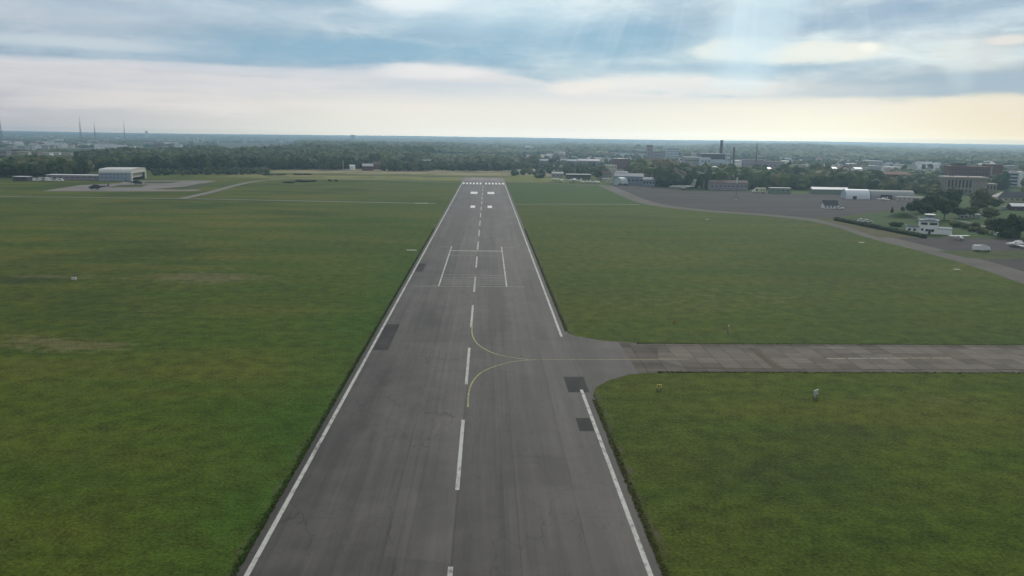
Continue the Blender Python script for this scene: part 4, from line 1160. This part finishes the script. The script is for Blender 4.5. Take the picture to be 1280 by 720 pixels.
# ------------------------------------------------------------------ aircraft, vehicles, signs
def light_plane(label, px, py, heading, rgb=(.75,.75,.73), scale=1.0, high=True, stripe=(.1,.12,.25), name='light_aircraft'):
    x, y = P(px, py); o = empty(name, label, 'aircraft', (x, y, .02), radians(heading)); o.scale = (scale,)*3
    key = 'aircraft_paint_%d' % int(sum(c*1000*(i+1) for i, c in enumerate(rgb))); m_ = paint(key, rgb, .35, .06, 1, .5); st = paint('aircraft_trim', stripe, .4)
    MB().loft([(4.0,0,1.25,.10,.12),(3.7,0,1.25,.36,.36),(2.6,0,1.3,.48,.5),(1.7,0,1.45,.55,.68),(.6,0,1.5,.56,.74),(-.6,0,1.45,.48,.62),(-2.2,0,1.4,.26,.34),(-4.3,0,1.45,.08,.16)], 12).build('fuselage', m_, o, smooth=True)
    zt = 2.12 if high else .95
    MB().slab([(1.5,-5.5,zt+.12),(1.6,0,zt+.05),(1.5,5.5,zt+.12),(.2,5.5,zt+.12),(0,0,zt+.05),(.2,-5.5,zt+.12)], .14).build('wing', m_, o)
    MB().slab([(-3.4,-.1,1.62),(-3.7,-1.7,1.62),(-4.4,-1.7,1.62),(-4.5,0,1.62),(-4.4,1.7,1.62),(-3.7,1.7,1.62),(-3.4,.1,1.62)], .08).build('tailplane', m_, o)
    MB().slabv([(-3.2,1.5),(-4.0,2.7),(-4.6,2.7),(-4.5,1.4)], .1).build('fin', m_, o)
    MB().box(1.05, 1.75, -.5, .5, 1.62, 2.02).build('windscreen', GLASS, o)
    mb = MB(); mb.box(4.02, 4.08, -.06, .06, .45, 2.05); mb.tube((3.95,0,1.25),(4.25,0,1.25),.12,.03,8); mb.build('propeller', st, o)
    for wx, wy in ((3.0,0),(.7,1.1),(.7,-1.1)):
        mb = MB(); mb.tube((wx,wy-.09,.25),(wx,wy+.09,.25),.25,n=10); mb.tube((wx,wy,.25),(wx-.1,wy*.4,1.0),.05,n=5); mb.build('wheel', WALLS['dark'], o)
    for s_ in (-1,1):
        if high: MB().tube((.9,s_*.5,1.0),(.9,s_*2.6,2.05),.05,n=5).build('wing_strut', m_, o)
    return o

light_plane('white high-wing light aircraft facing the camera on the near parking area', 1196.5, 300, -80)
light_plane('white high-wing light aircraft with dark nose in the row left of the pale arched shelter', 701, 228.0, 100, scale=1.5)
light_plane('long white aircraft behind the row of small ones, left of the arched shelter', 718, 228.3, 160, scale=1.7)
light_plane('low white aircraft third from the left in the parked row', 729, 228.8, 175, scale=1.0, high=False)
light_plane('low white aircraft parked nearest the pale arched shelter', 744, 229.4, 10, scale=1.3, high=False)
light_plane('small white aircraft fourth from the left in the parked row', 737, 228.9, 30, scale=1.0, high=False)
light_plane('white light aircraft in front of the grey arched hangar', 1105, 250.5, -150, scale=1.0, high=False)
light_plane('white aircraft with swept tail parked by the blue-grey sheds', 793, 230.5, -160, scale=1.1, high=False)
light_plane('white low-wing aircraft parked right of the first one in front of the blue-grey sheds', 1273, 309, 175, scale=1.15, high=False)

def biplane():
    x, y = P(692, 227.3); o = empty('biplane', 'pale yellow-green biplane at the left end of the parked row', 'aircraft', (x, y, .02), radians(20))
    m_ = paint('biplane_paint', (.50,.52,.34), .5)
    MB().loft([(6,0,2,.5,.5),(5.4,0,2,.85,.85),(3,0,2.2,.95,1.1),(0,0,2.2,.9,1.05),(-4,0,2.1,.4,.55),(-6.5,0,2.2,.1,.2)], 12).build('fuselage', m_, o, smooth=True)
    MB().slab([(3.6,-9,3.6),(3.6,9,3.6),(1.2,9,3.6),(1.2,-9,3.6)], .2).build('upper_wing', m_, o); MB().slab([(3.2,-7,1.4),(3.2,7,1.4),(1.2,7,1.4),(1.2,-7,1.4)], .2).build('lower_wing', m_, o)
    for s_ in (-1,1): MB().tube((2.4,s_*5.5,1.4),(2.4,s_*5.5,3.5),.08,n=5).build('wing_strut', m_, o)
    MB().slabv([(-4.8,2.3),(-6,4.6),(-7,4.6),(-6.6,2)], .14).build('fin', m_, o); MB().slab([(-5,-3,2.6),(-5,3,2.6),(-6.4,3,2.6),(-6.4,-3,2.6)], .12).build('tailplane', m_, o)
    MB().box(6.05, 6.12, -.12, .12, .4, 3.6).build('propeller', WALLS['dark'], o)
    for s_ in (-1,1): MB().tube((3.4,s_*1.6-.15,.4),(3.4,s_*1.6+.15,.4),.4,n=10).build('wheel', WALLS['dark'], o)
biplane()

def jet():
    x, y = P(853, 237.2); o = empty('jet_aircraft', 'grey T-tailed jet parked facing left in front of the brown trees', 'aircraft', (x, y, .02), radians(172))
    m_ = paint('jet_grey', (.34,.34,.34), .45)
    MB().loft([(12.5,0,2.2,.1,.1),(11.6,0,2.25,.7,.7),(9.5,0,2.4,1.15,1.2),(3,0,2.5,1.2,1.25),(-4,0,2.5,1.15,1.2),(-8.5,0,2.9,.7,.75),(-11,0,3.2,.25,.3)], 14).build('fuselage', m_, o, smooth=True)
    MB().slab([(2.5,0,1.8),(-.6,-11,2.2),(-2,-11,2.2),(-1.6,0,1.8),(-2,11,2.2),(-.6,11,2.2)], .25).build('wing', m_, o)
    MB().slabv([(-6.5,3.4),(-9.6,9.0),(-12.4,9.0),(-11,3.2)], .28).build('fin', m_, o)
    MB().slab([(-9.3,0,9.3),(-11,-4.2,9.3),(-12.2,-4.2,9.3),(-12,0,9.3),(-12.2,4.2,9.3),(-11,4.2,9.3)], .2).build('tailplane', ROOFS['palegrey'], o)
    for s_ in (-1,1):
        MB().tube((-4,s_*1.9,3.1),(-8,s_*1.9,3.1),.62,.5,12).build('engine', m_, o); MB().tube((-1,s_*2.2-.2,.45),(-1,s_*2.2+.2,.45),.45,n=10).build('wheel', WALLS['dark'], o)
    MB().tube((9,-.2,.35),(9,.2,.35),.35,n=10).build('wheel', WALLS['dark'], o)
    MB().box(10.6, 11.3, -.55, .55, 2.6, 3.0).build('windscreen', GLASS, o)
jet()

def helicopter(label, px, py, heading, s_=1.0):
    x, y = P(px, py); o = empty('helicopter', label, 'helicopter', (x, y, .02), radians(heading)); o.scale = (s_,)*3
    m_ = paint('helicopter_navy', (.030,.034,.055), .5)
    MB().loft([(5,0,1.6,.1,.1),(4.6,0,1.6,.8,.7),(3.2,0,1.75,1.1,1.1),(-1,0,1.85,1.15,1.15),(-3.2,0,2.2,.6,.7),(-8.5,0,2.7,.18,.25)], 12).build('fuselage', m_, o, smooth=True)
    MB().loft([(2.6,0,3.1,.2,.2),(1.6,0,3.2,.6,.45),(-1.6,0,3.2,.6,.45),(-2.8,0,3.0,.2,.2)], 10).build('engine_cowling', m_, o, smooth=True)
    MB().slabv([(-7.8,2.7),(-8.8,4.3),(-9.4,4.3),(-8.8,2.6)], .15).build('tail_fin', m_, o)
    mb = MB(); mb.tube((0,0,3.5),(0,0,4.2),.18,n=8)
    for k_ in range(5):
        a = 2*pi*k_/5+.3; c_, d_ = cos(a), sin(a); n_ = (-d_*.22, c_*.22)
        mb.slab([(n_[0],n_[1],4.2),(c_*8.5+n_[0],d_*8.5+n_[1],3.85),(c_*8.5-n_[0],d_*8.5-n_[1],3.85),(-n_[0],-n_[1],4.2)], .08)
    mb.build('main_rotor', WALLS['dark'], o)
    mb = MB(); mb.box(-9.3,-8.9,.1,.16,2.2,5.2); mb.box(-10.6,-7.6,.1,.16,3.6,3.8); mb.build('tail_rotor', WALLS['dark'], o)
    MB().box(3.6, 4.75, -.62, .62, 1.7, 2.35).build('windscreen', GLASS, o)
    for wx, wy in ((3,0),(-1.2,1.6),(-1.2,-1.6)): MB().tube((wx,wy-.15,.38),(wx,wy+.15,.38),.38,n=10).build('wheel', WALLS['dark'], o)
helicopter('dark navy helicopter standing alone on the pale left apron', 120, 237.0, 190, 1.05)
helicopter('dark helicopter parked close to the open end of the left hangar', 171, 230.6, 20, .95)

CARC = {'white': (.75,.75,.75), 'silver': (.42,.43,.45), 'dark': (.04,.04,.05), 'red': (.30,.04,.03)}
def car(label, px, py, heading, col='white', s_=1.0, van=False, group=None):
    x, y = P(px, py); o = empty('van' if van else 'car', label, 'van' if van else 'car', (x, y, .03), radians(heading), group); o.scale = (s_,)*3
    m_ = paint('car_paint_'+col, CARC[col], .3, .05, 1, .5)
    if van:
        MB().extr([(-2.6,.4),(2.5,.4),(2.6,1.1),(1.9,1.35),(1.3,2.2),(-2.6,2.25)], -.95, .95).build('body', m_, o)
        mb = MB(); mb.extr([(1.38,1.4),(1.85,1.4),(1.36,2.05)], -.97, .97); mb.box(-.5,1.1,-.97,.97,1.4,2.0); mb.build('glazing', GLASS, o)
    else:
        MB().extr([(-2.15,.35),(2.15,.35),(2.2,.75),(1.1,.95),(-2.1,.98)], -.88, .88).build('body', m_, o)
        MB().extr([(-1.9,.98),(1.0,.96),(.35,1.45),(-1.35,1.47)], -.78, .78).build('glazing', GLASS, o)
        MB().extr([(-1.3,1.475),(.3,1.455),(.25,1.51),(-1.2,1.53)], -.72, .72).build('roof_panel', m_, o)
    for wx in (-1.35, 1.4):
        for wy in (-.8, .8): MB().tube((wx,wy-.11,.33),(wx,wy+.11,.33),.33,n=12).build('wheel', WALLS['dark'], o)
    return o
car('white van at the right end of the row beside the low annex', 75, 226.8, 10, 'white', 1.2, True)
car('white car next to the van by the low annex', 68.5, 226.6, 30, 'white', 1.2)
car('white trailer van parked left of the low annex', 62, 226.6, 80, 'white', 1.5, True)
car('pale van between the shed and the low annex', 55, 226.2, 10, 'silver', 1.5, True)
car('white van nearest the dark shed', 46.5, 226.5, 20, 'white', 1.3, True)
car('white car parked on the lawn above the long hedge', 1084.5, 278, -8, 'white', 1.1)
car('second white car nose to tail on the lawn above the hedge', 1077.5, 277.4, -8, 'white', 1.1)
car('white car under the dark trees near the right edge', 1249, 295, 8, 'white', 1.1)
car('white car parked against the black-roofed cabin', 1049, 261.5, -20, 'white', 1.3)
car('silver car left of the low hut among the shed row', 762, 228.8, 0, 'white', 1.5)
car('dark car in front of the pale arched shelter', 776, 231.8, 0, 'dark', 1.3)
car('second dark car right of the one by the arched shelter', 782, 232, 5, 'dark', 1.3)
car('pale car in front of the long brown building left of the mast', 905.5, 238.2, 0, 'silver', 1.1)
car('second pale car in front of the long brown building nearer the mast', 914.5, 238.4, 0, 'silver', 1.1)
car('white car at the left end behind the grey jet', 825, 231.5, 0, 'white', 1.3)
car('silver car by the white-roofed store at the right edge', 1256, 262, 20, 'silver', 1.3)
car('white car beside the bright white house beyond the dirt strip', 433.5, 212.9, 0, 'white', 1.4)

def motorhome():
    x, y = P(949.5, 241.2); o = empty('camper_truck', 'cream camper truck with white cab and dark windows on the apron edge', 'truck', (x, y, .03), radians(176)); 
    m_ = paint('cream_box_body', (.55,.54,.38), .5, .1)
    MB().box(-5.2, 4.0, -1.3, 1.3, .9, 4.4).build('box_body', m_, o)
    MB().extr([(4.02,.6),(6.6,.6),(6.7,1.5),(5.9,1.9),(5.2,3.1),(4.02,3.2)], -1.15, 1.15).build('cab', paint('car_paint_white', CARC['white'], .3), o)
    MB().extr([(5.45,2.0),(5.8,2.0),(5.3,2.95)], -1.17, 1.17).build('windscreen', GLASS, o)
    for a, b_ in ((2.0,3.7),(-1.4,-.5),(-3.8,-3.0)):
        for s_ in (-1,1): MB().box(a, b_, s_*1.3-.05, s_*1.3+.05, 2.1, 3.5).build('window', GLASS, o)
    for wx in (-3, 5.2):
        for wy in (-1.1, 1.1): MB().tube((wx,wy-.18,.5),(wx,wy+.18,.5),.5,n=12).build('wheel', WALLS['dark'], o)
motorhome()

def trailer_truck():
    x, y = P(1227, 314); o = empty('box_truck', 'white box trailer with its cab on the near parking area', 'truck', (x, y, .03), radians(-2)); o.scale = (.86,.86,.86)
    w = paint('trailer_white', (.66,.68,.70), .4, .08)
    MB().box(-4.3, 1.9, -1.2, 1.2, .7, 3.0).build('box_body', w, o)
    MB().slab([(-1.0,-1.0,3.6),(1.8,-1.0,3.05),(1.8,1.0,3.05),(-1.0,1.0,3.6)], .1).build('raised_lid', w, o)
    MB().extr([(1.95,.5),(3.7,.5),(3.8,1.3),(3.3,2.3),(1.95,2.4)], -1.05, 1.05).build('cab', w, o)
    MB().extr([(3.45,1.45),(3.72,1.4),(3.32,2.15)], -1.0, 1.0).build('windscreen', GLASS, o)
    for wx in (-3, -2, 2.8):
        for wy in (-1, 1): MB().tube((wx,wy-.14,.42),(wx,wy+.14,.42),.42,n=12).build('wheel', WALLS['dark'], o)
trailer_truck()

def covered(px, py, label, s_, seed):
    x, y = P(px, py); o = empty('covered_aircraft', label, 'aircraft', (x, y, 0)); rnd = random.Random(seed); mb = MB()
    for c in ((0,0,1.1,1.5),(1.4,.2,1.3,1.3),(-1.5,.1,.9,1.1),(.2,-.5,2.0,.9)): lump(mb, (c[0]*s_,c[1]*s_,c[2]*s_), c[3]*s_, 2, rnd, .35, flat=.85)
    mb.build('cover', paint('white_cover', (.62,.65,.68), .6, .1), o, smooth=False)
    MB().slab([(-6.5,-3.0,1.15),(-2,-1.6,1.35),(-1.5,-.4,1.35),(-6.8,-2.2,1.15)], .14).build('wing', paint('pale_wing', (.62,.62,.60), .5), o)
covered(1271, 307, 'bulky aircraft under crumpled white covers at the right edge', .95, 4)

# floodlight mast on the apron
def mast():
    x, y = P(920, 250); o = empty('floodlight_mast', 'tall floodlight mast with pale head standing on the apron', 'mast', (x, y, .02)); m_ = paint('mast_grey', (.16,.15,.16), .6)
    MB().tube((0,0,0), (0,0,16), .22, .13, 8).build('pole', m_, o); MB().box(-.7, .7, -.7, .7, 0, .5).build('footing', ROOFS['palegrey'], o)
    mb = MB(); mb.box(-.45,.45,-.3,.3,12.8,17.2); mb.build('lamp_head', paint('lamp_head_white', (.60,.62,.60)), o)
    mb = MB()
    for s_ in (-1,1): mb.tube((s_*2.2,0,.05),(0,0,5),.08,n=5)
    mb.build('stay', m_, o)
mast()
# boards and signs on the grass
def board(label, px, py, w, h, rz, rgb, name='marker_board', posts=True, lean=0):
    x, y = P(px, py); o = empty(name, label, 'sign', (x, y, 0), radians(rz)); m_ = paint('board_'+name+str(int(rgb[0]*100)), rgb, .5, .08)
    q = MB().box(-w/2, w/2, -.05, .05, .45, .45+h).build('panel', m_, o); q.rotation_euler.x = lean
    for s_ in (-1,1): MB().box(s_*w*.38-.05, s_*w*.38+.05, .0+.05, .15, 0, .5+h*.5).build('post', WALLS['dark'], o)
    MB().box(-w*.55, w*.55, -.3, .3, .02, .06).build('concrete_base', paint('sign_base', (.07,.065,.04), .9), o)
    return o
o = board('white roadside board facing left beside the taxiway on the right grass', 1019.5, 497, 1.6, 1.0, 40, (.42,.47,.44))
o = board('small pale board with dark post in the grass above the taxiway', 910.5, 416, 1.5, 1.4, 70, (.36,.36,.32))
o = board('small yellow sign with dark bars low in the grass below the taxiway', 823.8, 487.6, .9, .62, 8, (.55,.52,.12), 'yellow_sign')
MB().box(-.26, -.02, -.075, -.051, .58, .95).build('dark_bar', WALLS['dark'], o); MB().box(.16, .2, -.075, -.051, .55, .98).build('dark_bar', WALLS['dark'], o)
board('tiny orange marker in the grass right of the runway', 843, 404.5, .5, .5, 0, (.45,.22,.08), 'orange_marker')
def cabinet():
    x, y = P(92.5, 349.8); o = empty('equipment_cabinet', 'small white equipment cabinet alone in the left field', 'cabinet', (x, y, 0), radians(10)); o.scale = (.7,.7,.7)
    MB().box(-.95, .95, -.5, .5, .15, 1.05).build('case', paint('cabinet_white', (.55,.58,.56)), o); MB().box(-1.05, 1.05, -.6, .6, 1.06, 1.15).build('lid', ROOFS['palegrey'], o); MB().box(-.9, .9, -.45, .45, 0, .14).build('plinth', WALLS['grey'], o)
cabinet()
def flat_marker(label, px, py, w, d_, rz=0, rgb=(.40,.43,.33)):
    x, y = P(px, py); o = MB().box(-w/2, w/2, -d_/2, d_/2, .01, .16).build('ground_marker', paint('ground_marker_paint%d' % int(rgb[0]*100), rgb), None, (x, y, 0), radians(rz)); tag(o, label, 'marker')
flat_marker('pale flat strip marker in the grass left of the runway', 514.5, 313, 4.0, 1.6)
flat_marker('pale flat marker in the grass below the dry verge', 1077, 303.3, 2.4, 1.6)
flat_marker('pale flat marker in the grass below the near parking area', 1196, 337, 2.2, 1.3)
flat_marker('thin pale arrow strip in the right field, left arm', 884, 274.3, 3.4, 1.0, 50, (.36,.36,.22))
flat_marker('pale concrete strip at the left end of the cross track', 527, 254.2, 9, 3.2, 0, (.40,.38,.34))

# ------------------------------------------------------------------ sky, sun, haze
SUN_AZ, SUN_EL = radians(21), radians(30)
def world():
    w = bpy.data.worlds.new('World'); SC.world = w; w.use_nodes = True; nt = w.node_tree
    for n in list(nt.nodes): nt.nodes.remove(n)
    out = nt.nodes.new('ShaderNodeOutputWorld'); bg = nt.nodes.new('ShaderNodeBackground'); bg.inputs['Strength'].default_value = .1
    nt.links.new(bg.outputs[0], out.inputs['Surface'])
    sky = nt.nodes.new('ShaderNodeTexSky'); sky.sky_type = 'NISHITA'; sky.sun_disc = False; sky.sun_elevation = SUN_EL; sky.sun_rotation = SUN_AZ
    sky.air_density = 1.2; sky.dust_density = 2.5; sky.altitude = 50
    tc = nt.nodes.new('ShaderNodeTexCoord'); sp = nt.nodes.new('ShaderNodeSeparateXYZ'); nt.links.new(tc.outputs['Generated'], sp.inputs[0])
    x, y, z = [E(nt, sp.outputs[i]) for i in range(3)]
    u = x.m('ARCTAN2', y); v = z.m('ARCSINE')
    K = 9.9
    def lin(r, g, b): 
        f = lambda c: ((c/255+.055)/1.055)**2.4 if c > 10 else c/255/12.92
        return (f(r)*K, f(g)*K, f(b)*K)
    # air and thin veil under the cloud base: grey at the left, cream ahead, yellow at the right
    hz = mixc(nt, u.smooth(-.62, -.05), lin(184,188,197), lin(234,231,222))
    hz = mixc(nt, u.smooth(.05, .40), hz, lin(246,240,220)); hz = mixc(nt, u.smooth(.38, .62), hz, lin(236,222,194))
    veil = mixc(nt, u.smooth(-.6, .1), lin(180,188,201), lin(208,216,222)); veil = mixc(nt, u.smooth(.25,.5), veil, lin(235,228,205))
    wob = nz(nt, xyz(nt, u*3.2, v*11, 1.3), 1, 5, .55); wob2 = nz(nt, xyz(nt, u*1.4, v*26, 4.3), 1, 5, .6)
    rag = nz(nt, xyz(nt, u*7, v*30, 2.1), 1, 5, .6)
    low = mixc(nt, (v+(wob-.5)*.02).smooth(.030, .062), hz, veil)
    low = mixc(nt, (wob2+(rag-.5)*.5).smooth(.42,.70)*.55, low, lin(236,230,226))
    # cloud base height across the view
    pts = [(-60,66),(0,70),(130,74),(300,80),(480,80),(560,76),(640,95),(720,112),(800,121),(900,124),(1060,122),(1180,121),(1340,122)]
    cr = nt.nodes.new('ShaderNodeValToRGB'); cr.color_ramp.interpolation = 'LINEAR'
    u0, u1 = -.70, .75
    while len(cr.color_ramp.elements) > 1: cr.color_ramp.elements.remove(cr.color_ramp.elements[0])
    for i, (a, b_) in enumerate(pts):
        uu, vv = skyuv(a, b_); p_ = (uu-u0)/(u1-u0); el = cr.color_ramp.elements[0] if i == 0 else cr.color_ramp.elements.new(p_)
        el.position = p_; el.color = (vv*5, vv*5, vv*5, 1)
    nt.links.new(((u-u0)/(u1-u0)).k, cr.inputs[0])
    base = E(nt, cr.outputs[0])*.2
    dv = v-base+(wob-.5)*.010+(rag-.5)*.020
    deck = dv.smooth(-.003, .004)
    # deck colour
    sh = nz(nt, xyz(nt, u*2.0, v*17, 5.0), 1, 6, .55, .4); sh2 = nz(nt, xyz(nt, u*6, v*24, 9.0), 1, 5, .6)
    sh3 = nz(nt, xyz(nt, u*13, v*44, 3.7), 1, 7, .62, .5)
    tone = ((sh3-.5)*.42+sh*.75+sh2*.25+dv.smooth(.0,.085)*.16-.04).smooth(.42, .74)
    dk = mixc(nt, u.smooth(-.5, .2), lin(138,168,192), lin(122,168,198)); dk = mixc(nt, u.smooth(.3,.5), dk, lin(136,166,190))
    lt = mixc(nt, u.smooth(-.5, .1), lin(205,213,222), lin(206,226,234))
    dc = mixc(nt, tone, dk, lt)
    sky_s = nt.nodes.new('ShaderNodeVectorMath'); sky_s.operation = 'SCALE'; nt.links.new(sky.outputs[0], sky_s.inputs[0]); sky_s.inputs[3].default_value = 1.0
    dc = mixc(nt, .10, dc, E(nt, sky_s.outputs[0]))
    col = mixc(nt, deck, low, dc)
    # brighter breaks, ragged by noise:  centre px, half sizes px, strength, colour
    wq1 = (nz(nt, xyz(nt, u*9, v*26, 6.6), 1, 5, .6)-.5); wq2 = (nz(nt, xyz(nt, u*7, v*22, 16.6), 1, 5, .6)-.5)
    def blob(px, py, rx, ry, amp, c, col, skew=0.0, soft=.8, nf=.6, crisp=2.0):
        uu, vv = skyuv(px, py); du = (u-uu-(v-vv)*skew)/(rx/1000)+wq1*1.3; dv_ = (v-vv)/(ry/1000)+wq2*2.0
        g = ((du*du+dv_*dv_+(sh3-.5)*1.3*crisp*.5).m('MAXIMUM', 0.0).m('POWER', crisp)*-1).exp()*(rag*nf*2+(1-nf))*amp
        return mixc(nt, g.clamp(), col, c)
    W_ = lin(250,246,232)
    B1, B2, B3 = lin(140,180,204), lin(140,170,196), lin(156,186,204)
    col = blob(470, 66, 230, 17, .75, B1, col, 0, .8, .25, 1.4); col = blob(200, 66, 220, 10, .5, lin(148,178,200), col, 0, .8, .3, 1.2)
    col = blob(740, 52, 170, 26, .70, B1, col, 0, .8, .25, 1.3); col = blob(1090, 22, 210, 20, .75, B2, col, 0, .8, .25, 1.4)
    col = blob(920, 84, 160, 7, .75, B3, col, 0, .8, .2, 1.4); col = blob(1180, 107, 150, 14, .6, lin(160,184,200), col, 0, .8, .25, 1.6)
    col = blob(60, 15, 150, 20, .55, lin(200,208,218), col, 0, .8, .3, 1.2); col = blob(300, 18, 180, 16, .4, lin(182,204,220), col, 0, .8, .3, 1.2)
    col = blob(520, 2, 62, 13, .95, lin(246,250,250), col, 0, .8, .4, 2); col = blob(610, 14, 150, 24, .40, lin(205,230,242), col, 0, .8, .3, 1.2)
    col = blob(905, 62, 36, 12, .85, lin(232,238,232), col, .5, .8, .35, 3); col = blob(1015, 67, 78, 11, .95, lin(238,240,230), col, 0, .8, .35, 3); col = blob(1085, 60, 10, 6, .8, lin(252,250,238), col)
    col = blob(1218, 68, 38, 17, .55, lin(226,230,224), col, -.35, .8, .5, 2); col = blob(1265, 50, 20, 5, .7, lin(240,232,222), col)
    col = blob(850, 108, 135, 13, .95, lin(236,235,230), col, 0, .8, .45, 2.5); col = blob(1010, 112, 110, 9, .5, lin(218,220,216), col, 0, .8, .3)
    col = blob(735, 112, 50, 9, .7, lin(240,234,226), col); col = blob(545, 90, 80, 8, .75, lin(238,236,234), col, .3); col = blob(90, 54, 110, 6, .8, lin(200,212,220), col, -.2, .8, .4)
    col = blob(250, 84, 250, 5, .5, lin(214,218,224), col, 0, .8, .4)
    # shafts of light fanning down from the hidden sun
    du = u-.33; dvv = (v-.62)*-1
    ang = du.m('ARCTAN2', dvv)
    fan = nz(nt, xyz(nt, ang*14, 0.0, 7.7), 1, 3, .55).smooth(.46, .78)*(1-v.smooth(.16,.5))*v.smooth(.055,.13)
    fade = ((ang+.06)*(ang+.06)*-9).exp()
    col = mixc(nt, fan*fade*.6, col, lin(232,246,250))
    col = blob(950, 22, 44, 66, .6, lin(216,238,246), col, .35, .8, .15, 2); col = blob(1200, 88, 13, 30, .22, lin(220,235,235), col, -.1, .8, .2)
    ti = ((69.0/v.m('MAXIMUM', .004)).m('MINIMUM', 14000.0)*1.4e-4).exp()
    s1 = nt.nodes.new('ShaderNodeVectorMath'); s1.operation = 'SCALE'; nt.links.new(col.k, s1.inputs[0]); nt.links.new(ti.k, s1.inputs[3])
    s2 = nt.nodes.new('ShaderNodeVectorMath'); s2.operation = 'SCALE'; s2.inputs[0].default_value = (3.1, 4.2, 5.2); nt.links.new((ti-1.0).k, s2.inputs[3])
    s3 = nt.nodes.new('ShaderNodeVectorMath'); s3.operation = 'SUBTRACT'; nt.links.new(s1.outputs[0], s3.inputs[0]); nt.links.new(s2.outputs[0], s3.inputs[1])
    col = mixc(nt, v.smooth(-.02, -.005), (1.0,1.2,1.2), E(nt, s3.outputs[0]))
    # over the frame: closed bright cloud with a glow round the sun
    upn = nz(nt, xyz(nt, x*2.5, y*2.5, z*2.5), 1, 5, .6)
    upc = mixc(nt, upn.smooth(.35,.65), (3.8,4.2,4.7), (6.0,6.3,6.4))
    col = mixc(nt, v.smooth(.20,.34), col, upc)
    gl = (((u-SUN_AZ)*(u-SUN_AZ)+(v-SUN_EL)*(v-SUN_EL))*-14).exp()*v.smooth(.2,.36)
    col = mixc(nt, (gl*.85).clamp(), col, (24.0,22.5,20.0))
    # away from the view the low sky is plain cloud grey
    back = u.abs().smooth(.9, 1.4)*(1-v.smooth(.2,.34))
    col = mixc(nt, back, col, (4.2,4.5,4.8))
    nt.links.new(col.k, bg.inputs['Color'])
    w.cycles.sampling_method = 'MANUAL'; w.cycles.sample_map_resolution = 1024
world()
ld = bpy.data.lights.new('sun', 'SUN'); ld.energy = 1.5; ld.angle = radians(9); ld.color = (1.0,.95,.86)
lo = bpy.data.objects.new('sun', ld); COL.objects.link(lo)
sd = Vector((sin(SUN_AZ)*cos(SUN_EL), cos(SUN_AZ)*cos(SUN_EL), sin(SUN_EL))); lo.rotation_euler = sd.to_track_quat('Z', 'Y').to_euler()

def haze():
    m = bpy.data.materials.new('haze_air'); m.use_nodes = True; nt = m.node_tree
    for n in list(nt.nodes): nt.nodes.remove(n)
    out = nt.nodes.new('ShaderNodeOutputMaterial'); pv = nt.nodes.new('ShaderNodeVolumePrincipled')
    pv.inputs['Color'].default_value = (.55,.79,1.0,1); pv.inputs['Density'].default_value = 1.4e-4; pv.inputs['Anisotropy'].default_value = 0.6
    nt.links.new(pv.outputs[0], out.inputs['Volume'])
    try: m.cycles.homogeneous_volume = True
    except Exception: pass
    top = max((o.matrix_world.translation.z for o in SC.objects), default=0)
    mb = MB().box(-14000, 14000, -14000, 14000, -6, 114)
    o = mb.build('haze', m); tag(o, 'pale blue haze thickening towards the horizon', 'haze', kind='stuff')
haze()

# ------------------------------------------------------------------ camera and render settings
cd = bpy.data.cameras.new('camera'); cam = bpy.data.objects.new('camera', cd); COL.objects.link(cam)
from mathutils import Matrix
M = Matrix((RT, UP, -FW)).transposed().to_4x4(); M.translation = (0, 0, CAMH); cam.matrix_world = M
cd.sensor_width = 36; cd.lens = FPX/1280*36; cd.clip_start = 1; cd.clip_end = 80000; SC.camera = cam
SC.view_settings.view_transform = 'Standard'; SC.view_settings.look = 'None'; SC.view_settings.exposure = 0; SC.view_settings.gamma = 1
SC.render.engine = 'CYCLES'; SC.cycles.max_bounces = 6; SC.cycles.volume_bounces = 1; SC.cycles.use_denoising = True
